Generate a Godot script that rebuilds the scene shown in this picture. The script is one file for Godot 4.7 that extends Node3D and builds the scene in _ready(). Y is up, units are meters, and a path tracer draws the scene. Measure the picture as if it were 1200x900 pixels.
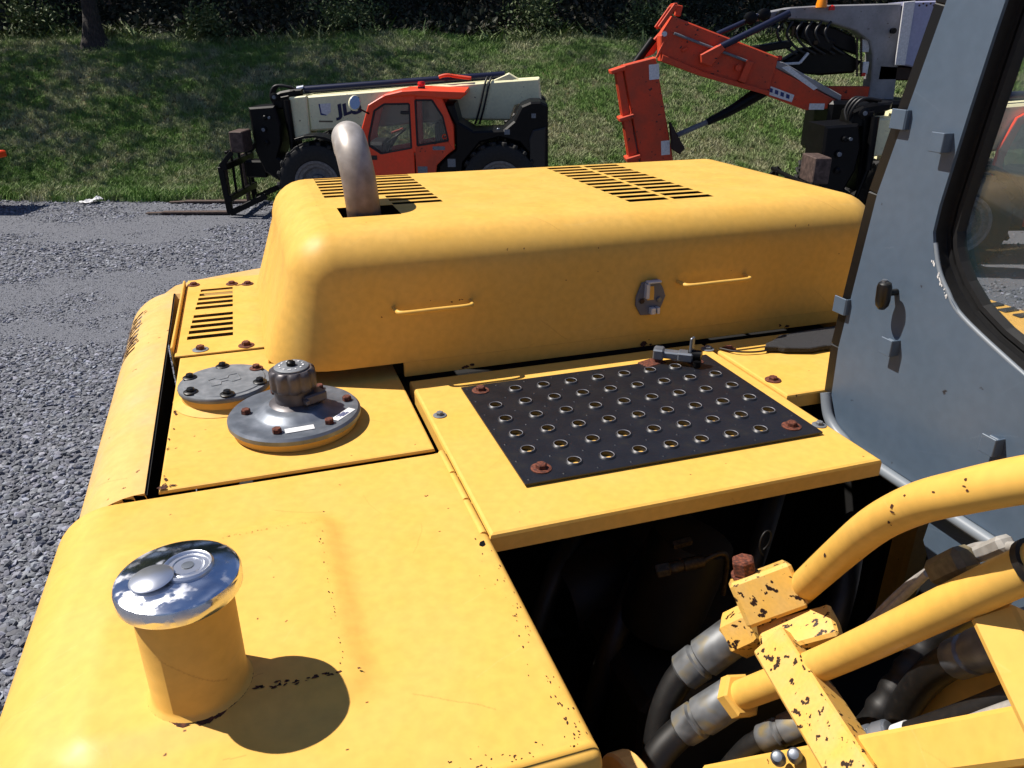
extends Node3D

const EYE := 2.85                      # metres above the yard
const TURN := 18.4                     # the excavator stands turned this far from the line of sight
const EXB := Vector3(0.7, 0.0, -1.4)   # base of the excavator in its own axes
const D := 2.2                         # height of its deck

var rng := RandomNumberGenerator.new()
var used := {}
var M := {}
var ex: Node3D

# ------------------------------------------------------------------ helpers
func numbered(called: String, parent: Node) -> String:
	var key = str(parent.get_instance_id()) + called
	var n = used.get(key, 0)
	used[key] = n + 1
	return called if n == 0 else "%s_%03d" % [called, n]

func thing(called, label, category, at = Vector3.ZERO, turn = 0.0, group = "") -> Node3D:
	var o := Node3D.new()
	o.name = numbered(called, self)
	add_child(o, true)
	o.position = at
	o.rotation.y = turn
	tag(o, label, category, group)
	return o

func tag(o, label, category = "", group = "", kind = ""):
	if label: o.set_meta("label", label)
	if category: o.set_meta("category", category)
	if group: o.set_meta("group", group)
	if kind: o.set_meta("kind", kind)

func sb() -> SurfaceTool:
	var s := SurfaceTool.new()
	s.begin(Mesh.PRIMITIVE_TRIANGLES)
	return s

func done(s: SurfaceTool) -> ArrayMesh:
	s.generate_normals()
	return s.commit()

func put(called: String, mesh: Mesh, mat: Material, parent: Node, at = null, label = "") -> MeshInstance3D:
	var o := MeshInstance3D.new()
	o.mesh = mesh
	o.material_override = mat
	o.name = numbered(called, parent)
	parent.add_child(o, true)
	var shift := -EXB if parent == ex else Vector3.ZERO
	if at is Transform3D:
		o.transform = Transform3D(at.basis, at.origin + shift)
	elif at is Vector3:
		o.position = at + shift
	else:
		o.position = shift
	if label: o.set_meta("label", label)
	return o

func obj(called: String, s: SurfaceTool, mat: Material, parent: Node, label = "") -> MeshInstance3D:
	return put(called, done(s), mat, parent, null, label)

func stuff(o: Node) -> Node:
	o.set_meta("kind", "stuff")
	return o

func V(u, h, v) -> Vector3:             # excavator axes: u to its left side, h up, v to its rear
	return Vector3(u, h, -v)

func tri(s: SurfaceTool, a, b, c):
	s.add_vertex(a); s.add_vertex(c); s.add_vertex(b)

func quad(s: SurfaceTool, a, b, c, d):  # counter-clockwise seen from outside
	tri(s, a, b, c); tri(s, a, c, d)

func box(s: SurfaceTool, c: Vector3, size: Vector3, bev := 0.004, b := Basis.IDENTITY):
	s.set_smooth_group(-1)
	var h := size * 0.5
	bev = minf(bev, minf(h.x, minf(h.y, h.z)) * 0.6)
	var p = func(sx, sy, sz, k):        # corner vertex lying on face k
		var q := Vector3(sx * (h.x - (0.0 if k == 0 else bev)), sy * (h.y - (0.0 if k == 1 else bev)), sz * (h.z - (0.0 if k == 2 else bev)))
		return c + b * q
	for e in [-1, 1]:
		fq(s, [p.call(e, -1, -1, 0), p.call(e, 1, -1, 0), p.call(e, 1, 1, 0), p.call(e, -1, 1, 0)], c)
		fq(s, [p.call(-1, e, -1, 1), p.call(1, e, -1, 1), p.call(1, e, 1, 1), p.call(-1, e, 1, 1)], c)
		fq(s, [p.call(-1, -1, e, 2), p.call(1, -1, e, 2), p.call(1, 1, e, 2), p.call(-1, 1, e, 2)], c)
		for f in [-1, 1]:
			fq(s, [p.call(e, f, -1, 0), p.call(e, f, 1, 0), p.call(e, f, 1, 1), p.call(e, f, -1, 1)], c)
			fq(s, [p.call(e, -1, f, 0), p.call(e, 1, f, 0), p.call(e, 1, f, 2), p.call(e, -1, f, 2)], c)
			fq(s, [p.call(-1, e, f, 1), p.call(1, e, f, 1), p.call(1, e, f, 2), p.call(-1, e, f, 2)], c)
			for g in [-1, 1]:
				var a = p.call(e, f, g, 0); var d = p.call(e, f, g, 1); var q = p.call(e, f, g, 2)
				if (d - a).cross(q - a).dot(a - c) > 0: tri(s, a, d, q)
				else: tri(s, a, q, d)

func fq(s: SurfaceTool, q: Array, c: Vector3):
	if (q[1] - q[0]).cross(q[2] - q[0]).dot(q[0] - c) > 0: quad(s, q[0], q[1], q[2], q[3])
	else: quad(s, q[3], q[2], q[1], q[0])

func bar(s: SurfaceTool, a: Vector3, b: Vector3, w: float, t: float, bev := 0.004, up := Vector3.UP, roll := 0.0):
	var x := (b - a).normalized()
	var z := x.cross(up).normalized()
	if z.length() < 0.5: z = x.cross(Vector3.RIGHT).normalized()
	var y := z.cross(x)
	var q := Basis(x, y, z)
	if roll: q = q.rotated(x, roll)
	box(s, (a + b) * 0.5, Vector3((b - a).length(), t, w), bev, q)

func smooth(pts: Array, n := 6) -> Array:   # Catmull-Rom through the points
	var out := []
	for i in pts.size() - 1:
		var p0: Vector3 = pts[max(i - 1, 0)]; var p1: Vector3 = pts[i]; var p2: Vector3 = pts[i + 1]; var p3: Vector3 = pts[min(i + 2, pts.size() - 1)]
		for k in n:
			out.append(p1.cubic_interpolate(p2, p0, p3, float(k) / n))
	out.append(pts[-1])
	return out

func tube(s: SurfaceTool, pts: Array, r, seg := 12, caps := true, tint: Gradient = null):
	var n := pts.size()
	var rings := []
	var side := Vector3.ZERO
	for i in n:
		var d: Vector3 = (pts[min(i + 1, n - 1)] - pts[max(i - 1, 0)]).normalized()
		if side == Vector3.ZERO:
			side = d.cross(Vector3.UP if absf(d.y) < 0.9 else Vector3.RIGHT).normalized()
		else:
			side = (side - d * side.dot(d)).normalized()
		var up := side.cross(d)
		var rad: float = r[i] if r is Array else r
		var ring := []
		for k in seg:
			var a := TAU * k / seg
			ring.append(pts[i] + (side * cos(a) + up * sin(a)) * rad)
		rings.append(ring)
	s.set_smooth_group(1)
	for i in n - 1:
		for k in seg:
			var l := (k + 1) % seg
			if tint:
				var c0 := tint.sample(float(i) / (n - 1)); var c1 := tint.sample(float(i + 1) / (n - 1))
				for q in [[i, k, c0], [i + 1, l, c1], [i + 1, k, c1], [i, k, c0], [i, l, c0], [i + 1, l, c1]]:
					s.set_color(q[2]); s.add_vertex(rings[q[0]][q[1]])
			else:
				quad(s, rings[i][k], rings[i + 1][k], rings[i + 1][l], rings[i][l])
	if caps:
		s.set_smooth_group(-1)
		for e in [0, n - 1]:
			for k in seg:
				var l := (k + 1) % seg
				if e == 0: tri(s, pts[0], rings[0][k], rings[0][l])
				else: tri(s, pts[e], rings[e][l], rings[e][k])

func lathe(s: SurfaceTool, prof: Array, at := Transform3D.IDENTITY, seg := 24, flat := false):
	var group := 2
	for i in prof.size() - 1:
		var a: Vector2 = prof[i]; var b: Vector2 = prof[i + 1]
		if i > 0 and absf((a - prof[i - 1]).angle_to(b - a)) > 0.7: group += 1
		s.set_smooth_group(-1 if flat else group)
		for k in seg:
			var p := TAU * k / seg; var q := TAU * (k + 1) / seg
			var a0 := at * Vector3(a.x * cos(p), a.y, a.x * sin(p)); var a1 := at * Vector3(a.x * cos(q), a.y, a.x * sin(q))
			var b0 := at * Vector3(b.x * cos(p), b.y, b.x * sin(p)); var b1 := at * Vector3(b.x * cos(q), b.y, b.x * sin(q))
			if a.x < 1e-6: tri(s, a0, b1, b0)
			elif b.x < 1e-6: tri(s, a0, a1, b0)
			else: quad(s, a0, a1, b1, b0)

func aim(at: Vector3, axis: Vector3) -> Transform3D:      # local y along axis
	var y := axis.normalized()
	var x := y.cross(Vector3.FORWARD if absf(y.z) < 0.9 else Vector3.RIGHT).normalized()
	return Transform3D(Basis(x, y, x.cross(y)), at)

func inset(p: PackedVector2Array, d: float) -> PackedVector2Array:
	var out := PackedVector2Array()
	var n := p.size()
	var sgn := 1.0 if not Geometry2D.is_polygon_clockwise(p) else -1.0
	for i in n:
		var e := (p[i] - p[(i + n - 1) % n]).normalized(); var f := (p[(i + 1) % n] - p[i]).normalized()
		var ne := Vector2(-e.y, e.x) * sgn; var nf := Vector2(-f.y, f.x) * sgn
		var m := ne + nf
		var k := m.length_squared()
		out.append(p[i] + (m * (2.0 / k) if k > 0.3 else ne) * d)
	return out

# a polygon given in (a, b), pushed out along n from depth d0 to d1; at maps (a, b, depth)
func prism(s: SurfaceTool, pts, d0: float, d1: float, bev := 0.01, at := Transform3D.IDENTITY, dx := 0.0):
	var p := PackedVector2Array()
	for q in pts: p.append(Vector2(q[0] + dx, q[1]))
	if Geometry2D.is_polygon_clockwise(p): p.reverse()
	var n := p.size()
	var q := inset(p, bev)
	var ix := Geometry2D.triangulate_polygon(q)
	s.set_smooth_group(-1)
	for side in 2:
		var d := d1 if side else d0
		for i in range(0, ix.size(), 3):
			var a := at * Vector3(q[ix[i]].x, q[ix[i]].y, d); var b := at * Vector3(q[ix[i + 1]].x, q[ix[i + 1]].y, d); var c := at * Vector3(q[ix[i + 2]].x, q[ix[i + 2]].y, d)
			tri(s, a, b, c)
	for i in n:
		var j := (i + 1) % n
		var o0 := at * Vector3(p[i].x, p[i].y, d0 + bev); var o1 := at * Vector3(p[j].x, p[j].y, d0 + bev)
		var o2 := at * Vector3(p[j].x, p[j].y, d1 - bev); var o3 := at * Vector3(p[i].x, p[i].y, d1 - bev)
		quad(s, o0, o1, o2, o3)
		if bev > 0.0:
			quad(s, o3, o2, at * Vector3(q[j].x, q[j].y, d1), at * Vector3(q[i].x, q[i].y, d1))
			quad(s, at * Vector3(q[i].x, q[i].y, d0), at * Vector3(q[j].x, q[j].y, d0), o1, o0)

# flat sheet in (u, v) at height h with rectangular holes, edges turned down
func sheet_top(s: SurfaceTool, u0, u1, v0, v1, h, holes: Array, lip := 0.004):
	var us := [u0, u1]; var vs := [v0, v1]
	for q in holes:
		us.append_array([q[0], q[1]]); vs.append_array([q[2], q[3]])
	us = uniq(us); vs = uniq(vs)
	s.set_smooth_group(-1)
	for i in us.size() - 1:
		for j in vs.size() - 1:
			var cu = (us[i] + us[i + 1]) / 2; var cv = (vs[j] + vs[j + 1]) / 2
			var open := false
			for q in holes:
				if cu > q[0] and cu < q[1] and cv > q[2] and cv < q[3]: open = true
			if not open:
				quad(s, V(us[i], h, vs[j]), V(us[i + 1], h, vs[j]), V(us[i + 1], h, vs[j + 1]), V(us[i], h, vs[j + 1]))
	for q in holes:
		var r := [V(q[0], h, q[2]), V(q[1], h, q[2]), V(q[1], h, q[3]), V(q[0], h, q[3])]
		for i in 4:
			var dn := Vector3(0, -lip, 0)
			quad(s, r[i], r[(i + 1) % 4], r[(i + 1) % 4] + dn, r[i] + dn)

func uniq(a: Array) -> Array:
	a.sort()
	var out := []
	for x in a:
		if out.is_empty() or x - out[-1] > 1e-5: out.append(x)
	return out

func panel(s: SurfaceTool, u0, u1, v0, v1, h, thick, bev := 0.004, holes := []):
	sheet_top(s, u0 + bev, u1 - bev, v0 + bev, v1 - bev, h, holes, 0.0008)
	s.set_smooth_group(-1)
	var rows := []
	for q in [[bev, 0.0], [bev * 0.3, bev * 0.3], [0.0, bev], [0.0, thick]]:
		rows.append([V(u0 + q[0], h - q[1], v0 + q[0]), V(u1 - q[0], h - q[1], v0 + q[0]), V(u1 - q[0], h - q[1], v1 - q[0]), V(u0 + q[0], h - q[1], v1 - q[0])])
	for k in 3:
		for i in 4:
			var j := (i + 1) % 4
			quad(s, rows[k + 1][i], rows[k + 1][j], rows[k][j], rows[k][i])

# thin irregular flakes (bare rust where paint has gone) lying on a surface
func flakes(s: SurfaceTool, at: Vector3, n: Vector3, along: Vector3, count: int, spread: Vector2, size: Vector2):
	var t := (along - n * along.dot(n)).normalized()
	var b := n.cross(t)
	s.set_smooth_group(-1)
	for i in count:
		var c := at + t * rng.randf_range(-1, 1) * spread.x + b * rng.randfn() * spread.y * 0.5 + n * (0.0006 + 0.00002 * (i % 20))
		var r := rng.randf_range(size.x, size.y)
		var st := rng.randf_range(1.0, 2.6); var turn := rng.randf_range(-0.5, 0.5)
		var k := 7
		var ring := []
		for j in k:
			var a := TAU * j / k
			var q := Vector2(cos(a) * st, sin(a)).rotated(turn) * r * rng.randf_range(0.45, 1.15)
			ring.append(c + t * q.x + b * q.y)
		for j in k: tri(s, c, ring[j], ring[(j + 1) % k])

# ------------------------------------------------------------------ materials
func noise_tex(freq: float, ramp: Array, sd := 1, size := 512, oct := 4, kind := FastNoiseLite.TYPE_SIMPLEX_SMOOTH) -> NoiseTexture2D:
	var n := FastNoiseLite.new()
	n.noise_type = kind; n.frequency = freq; n.seed = sd; n.fractal_octaves = oct
	var t := NoiseTexture2D.new()
	t.width = size; t.height = size; t.seamless = true; t.noise = n
	var g := Gradient.new()
	var off := PackedFloat32Array(); var col := PackedColorArray()
	for r in ramp:
		off.append(r[0]); col.append(r[1])
	g.offsets = off; g.colors = col
	t.color_ramp = g
	return t

func bump_tex(freq: float, strength: float, sd := 1, kind := FastNoiseLite.TYPE_SIMPLEX_SMOOTH, size := 512) -> NoiseTexture2D:
	var n := FastNoiseLite.new()
	n.noise_type = kind; n.frequency = freq; n.seed = sd; n.fractal_octaves = 3
	var t := NoiseTexture2D.new()
	t.width = size; t.height = size; t.seamless = true; t.noise = n
	t.as_normal_map = true; t.bump_strength = strength
	return t

# paint: soft mottling, dust, and chips down to rust
func paint_tex(base: Color, fade: Color, chip: Color, chips: int, most: float, sd: int, mottling := 0.5, size := 512) -> ImageTexture:
	var n := FastNoiseLite.new(); n.seed = sd; n.frequency = 0.008; n.fractal_octaves = 4
	var a := n.get_seamless_image(size, size)
	n.frequency = 0.06
	var b := n.get_seamless_image(size, size)
	var im := Image.create(size, size, false, Image.FORMAT_RGB8)
	for y in size:
		for x in size:
			var k := clampf((a.get_pixel(x, y).r - 0.5) * 1.6 * mottling + 0.35, 0, 1)
			var f := 1.0 + (b.get_pixel(x, y).r - 0.5) * 0.07
			var c := base.lerp(fade, k)
			im.set_pixel(x, y, Color(c.r * f, c.g * f, c.b * f))
	var g := RandomNumberGenerator.new(); g.seed = sd
	for i in chips:
		var x := g.randf() * size; var y := g.randf() * size
		var r: float = lerp(0.6, most, pow(g.randf(), 4.0 if most < 5.0 else 2.6))
		var dark := chip.lerp(Color(0.12, 0.07, 0.05), g.randf() * 0.6)
		for k in int(2 + r * 2.5):
			for dy in range(-int(r) - 1, int(r) + 2):
				for dx in range(-int(r) - 1, int(r) + 2):
					if Vector2(dx, dy).length() <= r * g.randf_range(0.55, 1.0):
						im.set_pixel(posmod(int(x) + dx, size), posmod(int(y) + dy, size), dark)
			x += g.randf_range(-1, 1) * r * 1.5; y += g.randf_range(-1, 1) * r
	for i in int(size * 0.09):              # hairline scratches and faint dust runs
		var p := Vector2(g.randf(), g.randf()) * size
		var d := Vector2.from_angle(g.randfn() * 0.5 + (0.0 if i % 3 else 1.4))
		var lift := g.randf_range(0.03, 0.15)
		var tone := fade.lightened(0.35) if i % 4 else chip
		for k in int(g.randf_range(8, 70)):
			var x := posmod(int(p.x), size); var y := posmod(int(p.y), size)
			im.set_pixel(x, y, im.get_pixel(x, y).lerp(tone, lift))
			p += d; d = d.rotated(g.randfn() * 0.03)
	im.generate_mipmaps()
	return ImageTexture.create_from_image(im)

func mat(called: String, tex, col := Color.WHITE, rough := 0.5, metal := 0.0, scale := 1.0, world := false) -> StandardMaterial3D:
	var m := StandardMaterial3D.new()
	m.resource_name = called
	m.albedo_color = col
	m.roughness = rough; m.metallic = metal
	if tex:
		m.albedo_texture = tex
		m.uv1_triplanar = true
		m.uv1_world_triplanar = world
		m.uv1_scale = Vector3.ONE * scale
		m.uv1_triplanar_sharpness = 4.0
	M[called] = m
	return m

func bumpy(m: StandardMaterial3D, t: Texture2D, k := 1.0):
	m.normal_enabled = true
	m.normal_texture = t
	m.normal_scale = k

func make_materials():
	var yel := Color(0.838, 0.652, 0.295); var yel2 := Color(0.832, 0.663, 0.355); var rust := Color(0.3, 0.13, 0.07)
	var smudge := noise_tex(0.012, [[0.0, Color(0.38, 0.38, 0.38)], [0.45, Color(0.5, 0.5, 0.5)], [1.0, Color(0.68, 0.68, 0.68)]], 5)
	var y = mat("yellow", paint_tex(yel, yel2, rust, 30, 1.3, 3, 0.4), Color.WHITE, 1.0, 0.0, 1.4)
	y.roughness_texture = smudge
	var wav := bump_tex(0.006, 1.5, 8)
	bumpy(y, wav, 0.05)
	y = mat("yellow_clean", paint_tex(yel, Color(0.822, 0.663, 0.355), rust, 10, 1.3, 4, 0.3), Color.WHITE, 1.0, 0.0, 1.4)
	y.roughness_texture = smudge
	bumpy(y, wav, 0.03)
	y = mat("yellow_worn", paint_tex(Color(0.838, 0.655, 0.31), Color(0.80, 0.65, 0.39), Color(0.16, 0.09, 0.055), 1300, 5.6, 6, 0.9, 1024), Color.WHITE, 1.0, 0.0, 2.6)
	y.roughness_texture = smudge
	y = mat("yellow_pale", paint_tex(Color(0.815, 0.655, 0.38), Color(0.785, 0.645, 0.44), rust, 60, 2.0, 9, 1.0), Color.WHITE, 1.0, 0.0, 1.4)
	y.roughness_texture = smudge
	for q in ["yellow", "yellow_clean", "yellow_worn", "yellow_pale"]: M[q].metallic_specular = 0.36; M[q].uv1_triplanar_sharpness = 24.0
	mat("rust", noise_tex(0.03, [[0.0, Color(0.16, 0.08, 0.06)], [0.5, Color(0.36, 0.17, 0.1)], [1.0, Color(0.52, 0.3, 0.2)]], 2, 256), Color.WHITE, 0.85, 0.0, 20.0)
	mat("flake", noise_tex(0.04, [[0.0, Color(0.12, 0.07, 0.05)], [0.6, Color(0.27, 0.13, 0.07)], [1.0, Color(0.4, 0.22, 0.12)]], 12, 256), Color.WHITE, 0.9, 0.0, 15.0)
	mat("dark_rust", noise_tex(0.03, [[0.0, Color(0.08, 0.06, 0.05)], [1.0, Color(0.3, 0.2, 0.15)]], 2, 256), Color.WHITE, 0.6, 0.3, 20.0)
	var exh = mat("exhaust", noise_tex(0.012, [[0.0, Color(0.72, 0.70, 0.68)], [0.5, Color(0.86, 0.85, 0.84)], [1.0, Color(1, 1, 1)]], 21, 512, 5), Color.WHITE, 0.42, 0.35, 3.0)
	exh.vertex_color_use_as_albedo = true
	var zinc := noise_tex(0.02, [[0.0, Color(0.36, 0.385, 0.42)], [0.5, Color(0.42, 0.445, 0.48)], [1.0, Color(0.5, 0.52, 0.555)]], 31, 512)
	mat("zinc", zinc, Color.WHITE, 0.45, 0.55, 2.5)
	mat("latch_steel", null, Color(0.34, 0.36, 0.41), 0.5, 0.0)
	mat("bright_zinc", null, Color(0.72, 0.74, 0.78), 0.4, 0.2)
	mat("satin", null, Color(0.86, 0.87, 0.89), 0.28, 0.9)
	mat("dirty_zinc", noise_tex(0.008, [[0.0, Color(0.2, 0.2, 0.2)], [0.4, Color(0.34, 0.35, 0.36)], [0.66, Color(0.42, 0.43, 0.44)], [0.8, Color(0.47, 0.44, 0.36)], [1.0, Color(0.55, 0.47, 0.27)]], 35, 512, 3), Color.WHITE, 0.5, 0.25, 5.0)
	mat("dull_steel", zinc, Color(1.0, 0.98, 0.95), 0.65, 0.25, 3.0)
	mat("cast", noise_tex(0.03, [[0.0, Color(0.26, 0.25, 0.26)], [1.0, Color(0.38, 0.36, 0.37)]], 32, 256), Color.WHITE, 0.42, 0.3, 4.0)
	var chrome = mat("chrome", noise_tex(0.012, [[0.0, Color(0.75, 0.76, 0.8)], [0.6, Color(0.9, 0.91, 0.93)], [1.0, Color(0.93, 0.93, 0.94)]], 33, 256), Color.WHITE, 1.0, 1.0, 6.0)
	chrome.roughness_texture = noise_tex(0.02, [[0.0, Color(0.1, 0.1, 0.1)], [0.55, Color(0.14, 0.14, 0.14)], [0.75, Color(0.4, 0.4, 0.4)], [1.0, Color(0.5, 0.5, 0.5)]], 34, 256)
	var plate = mat("black_plate", noise_tex(0.01, [[0.0, Color(0.06, 0.066, 0.09)], [0.6, Color(0.085, 0.093, 0.122)], [0.8, Color(0.1, 0.103, 0.118)], [1.0, Color(0.14, 0.14, 0.14)]], 41, 512), Color.WHITE, 0.42, 0.1, 3.0)
	bumpy(plate, bump_tex(0.05, 2.0, 42), 0.25)
	mat("worn_rim", null, Color(0.6, 0.6, 0.62), 0.35, 0.35)
	var grey = mat("cab_grey", paint_tex(Color(0.285, 0.345, 0.41), Color(0.325, 0.375, 0.435), Color(0.2, 0.25, 0.31), 40, 2.2, 51, 0.4), Color.WHITE, 0.42, 0.0, 1.1)
	bumpy(grey, wav, 0.1)
	mat("grey_edge", null, Color(0.44, 0.47, 0.5), 0.45)
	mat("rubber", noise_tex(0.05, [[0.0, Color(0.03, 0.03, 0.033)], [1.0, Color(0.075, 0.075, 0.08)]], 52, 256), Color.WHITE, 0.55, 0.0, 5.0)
	mat("hose", noise_tex(0.05, [[0.0, Color(0.03, 0.03, 0.032)], [0.7, Color(0.07, 0.068, 0.07)], [1.0, Color(0.16, 0.13, 0.1)]], 53, 256), Color.WHITE, 0.5, 0.0, 6.0)
	mat("black", null, Color(0.03, 0.03, 0.033), 0.4)
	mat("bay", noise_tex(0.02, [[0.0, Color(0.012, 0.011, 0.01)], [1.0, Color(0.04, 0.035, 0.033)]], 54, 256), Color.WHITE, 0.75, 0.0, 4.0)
	mat("bay_iron", noise_tex(0.03, [[0.0, Color(0.03, 0.028, 0.027)], [1.0, Color(0.08, 0.075, 0.07)]], 55, 256), Color.WHITE, 0.55, 0.2, 6.0)
	mat("brass", noise_tex(0.04, [[0.0, Color(0.14, 0.11, 0.08)], [1.0, Color(0.32, 0.26, 0.18)]], 56, 256), Color.WHITE, 0.45, 0.7, 12.0)
	mat("cable", noise_tex(0.03, [[0.0, Color(0.5, 0.49, 0.47)], [1.0, Color(0.62, 0.61, 0.59)]], 57, 256), Color.WHITE, 0.6, 0.0, 8.0)
	mat("plug", noise_tex(0.03, [[0.0, Color(0.3, 0.27, 0.2)], [1.0, Color(0.44, 0.4, 0.3)]], 58, 256), Color.WHITE, 0.6, 0.0, 9.0)
	mat("white", noise_tex(0.02, [[0.0, Color(0.74, 0.74, 0.74)], [1.0, Color(0.88, 0.88, 0.88)]], 59, 256), Color.WHITE, 0.55, 0.0, 4.0)
	mat("ink", null, Color(0.15, 0.2, 0.42), 0.6)
	mat("letter", null, Color(0.06, 0.07, 0.24), 0.5)
	var grip = mat("grip", noise_tex(0.25, [[0.0, Color(0.02, 0.02, 0.02)], [0.58, Color(0.06, 0.06, 0.065)], [0.68, Color(0.35, 0.35, 0.37)], [1.0, Color(0.5, 0.5, 0.5)]], 60, 512), Color.WHITE, 0.8, 0.0, 5.0)
	bumpy(grip, bump_tex(0.2, 5.0, 61), 1.0)
	# other machines
	mat("orange", paint_tex(Color(0.93, 0.25, 0.07), Color(0.86, 0.27, 0.11), Color(0.3, 0.1, 0.06), 40, 1.6, 71, 0.6), Color.WHITE, 0.45, 0.0, 0.5)
	mat("faded_orange", paint_tex(Color(0.80, 0.25, 0.10), Color(0.69, 0.25, 0.13), Color(0.22, 0.1, 0.07), 240, 2.6, 72, 1.0), Color.WHITE, 0.6, 0.0, 0.5)
	mat("cream", paint_tex(Color(0.91, 0.89, 0.72), Color(0.87, 0.85, 0.68), Color(0.35, 0.3, 0.22), 120, 1.8, 73, 0.8), Color.WHITE, 0.5, 0.0, 0.5)
	mat("machine_black", noise_tex(0.02, [[0.0, Color(0.02, 0.02, 0.023)], [0.7, Color(0.035, 0.035, 0.04)], [1.0, Color(0.075, 0.07, 0.07)]], 74, 256), Color.WHITE, 0.42, 0.0, 1.0)
	M.machine_black.metallic_specular = 0.3
	mat("blue_cylinder", null, Color(0.1, 0.12, 0.22), 0.32, 0.3)
	mat("silver", null, Color(0.7, 0.72, 0.76), 0.25, 0.9)
	mat("light_grey", paint_tex(Color(0.55, 0.55, 0.56), Color(0.47, 0.47, 0.475), Color(0.25, 0.2, 0.18), 160, 2.2, 75, 1.0), Color.WHITE, 0.55, 0.0, 0.5)
	mat("lilac", paint_tex(Color(0.62, 0.63, 0.73), Color(0.58, 0.59, 0.70), Color(0.3, 0.22, 0.2), 60, 1.6, 76, 0.7), Color.WHITE, 0.5, 0.0, 0.5)
	mat("tyre", noise_tex(0.03, [[0.0, Color(0.045, 0.045, 0.05)], [1.0, Color(0.12, 0.115, 0.11)]], 77, 256), Color.WHITE, 0.8, 0.0, 2.0)
	mat("rim", noise_tex(0.03, [[0.0, Color(0.3, 0.3, 0.31)], [1.0, Color(0.46, 0.45, 0.45)]], 78, 256), Color.WHITE, 0.55, 0.0, 2.0)
	mat("brown_steel", noise_tex(0.02, [[0.0, Color(0.2, 0.15, 0.13)], [1.0, Color(0.38, 0.31, 0.28)]], 79, 256), Color.WHITE, 0.7, 0.2, 2.0)
	mat("red_lens", null, Color(0.75, 0.08, 0.05), 0.25)
	mat("amber_lens", null, Color(0.95, 0.55, 0.05), 0.25)
	var g := StandardMaterial3D.new()
	g.resource_name = "glass"; g.transparency = BaseMaterial3D.TRANSPARENCY_ALPHA
	g.albedo_color = Color(0.3, 0.42, 0.42, 0.05); g.roughness = 0.03
	M.glass = g
	var g2: StandardMaterial3D = g.duplicate()
	g2.albedo_color = Color(0.25, 0.3, 0.3, 0.22)
	M.dark_glass = g2
	# setting
	var gr = mat("gravel", noise_tex(0.09, [[0.0, Color(0.25, 0.26, 0.28)], [0.45, Color(0.38, 0.39, 0.42)], [0.7, Color(0.45, 0.46, 0.485)], [1.0, Color(0.54, 0.55, 0.565)]], 81, 1024, 4, FastNoiseLite.TYPE_CELLULAR), Color.WHITE, 0.95, 0.0, 0.8, true)
	bumpy(gr, bump_tex(0.09, 8.0, 82, FastNoiseLite.TYPE_CELLULAR, 1024), 1.0)
	gr = mat("track", noise_tex(0.02, [[0.0, Color(0.34, 0.35, 0.375)], [0.5, Color(0.42, 0.43, 0.455)], [1.0, Color(0.50, 0.505, 0.52)]], 83, 1024, 6), Color.WHITE, 0.95, 0.0, 0.4, true)
	bumpy(gr, bump_tex(0.12, 4.0, 84, FastNoiseLite.TYPE_SIMPLEX, 1024), 0.7)
	gr = mat("soil", noise_tex(0.02, [[0.0, Color(0.2, 0.23, 0.1)], [0.5, Color(0.3, 0.32, 0.16)], [0.8, Color(0.4, 0.36, 0.24)], [1.0, Color(0.46, 0.42, 0.32)]], 85, 1024, 5), Color.WHITE, 0.95, 0.0, 0.3, true)
	bumpy(gr, bump_tex(0.1, 6.0, 86, FastNoiseLite.TYPE_SIMPLEX, 1024), 0.8)
	mat("litter", noise_tex(0.03, [[0.0, Color(0.1, 0.085, 0.06)], [0.6, Color(0.2, 0.16, 0.11)], [1.0, Color(0.33, 0.27, 0.2)]], 87, 512, 5), Color.WHITE, 0.95, 0.0, 0.4, true)
	var bark = mat("bark", noise_tex(0.03, [[0.0, Color(0.1, 0.09, 0.085)], [1.0, Color(0.3, 0.27, 0.25)]], 88, 512, 4), Color.WHITE, 0.95, 0.0, 1.0)
	bark.uv1_scale = Vector3(2.0, 0.4, 2.0)
	bumpy(bark, bump_tex(0.05, 8.0, 89), 1.0)
	for q in [["stone", 0.85], ["grass", 0.8], ["leaf", 0.7]]:
		var m := StandardMaterial3D.new()
		m.resource_name = q[0]; m.vertex_color_use_as_albedo = true; m.roughness = q[1]
		M[q[0]] = m
	M.grass.backlight_enabled = true; M.grass.backlight = Color(0.12, 0.14, 0.04)
	M.leaf.backlight_enabled = true; M.leaf.backlight = Color(0.1, 0.13, 0.03)

func stuff_of(called: String, mesh: Mesh, m: Material, xf: Array, cols: Array, parent: Node = self) -> MultiMeshInstance3D:
	var mm := MultiMesh.new()
	mm.transform_format = MultiMesh.TRANSFORM_3D
	mm.use_colors = true
	mm.mesh = mesh
	mm.instance_count = xf.size()
	for i in xf.size():
		mm.set_instance_transform(i, xf[i]); mm.set_instance_color(i, cols[i])
	var o := MultiMeshInstance3D.new()
	o.multimesh = mm
	o.material_override = m
	o.name = numbered(called, parent)
	parent.add_child(o, true)
	return o

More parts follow.
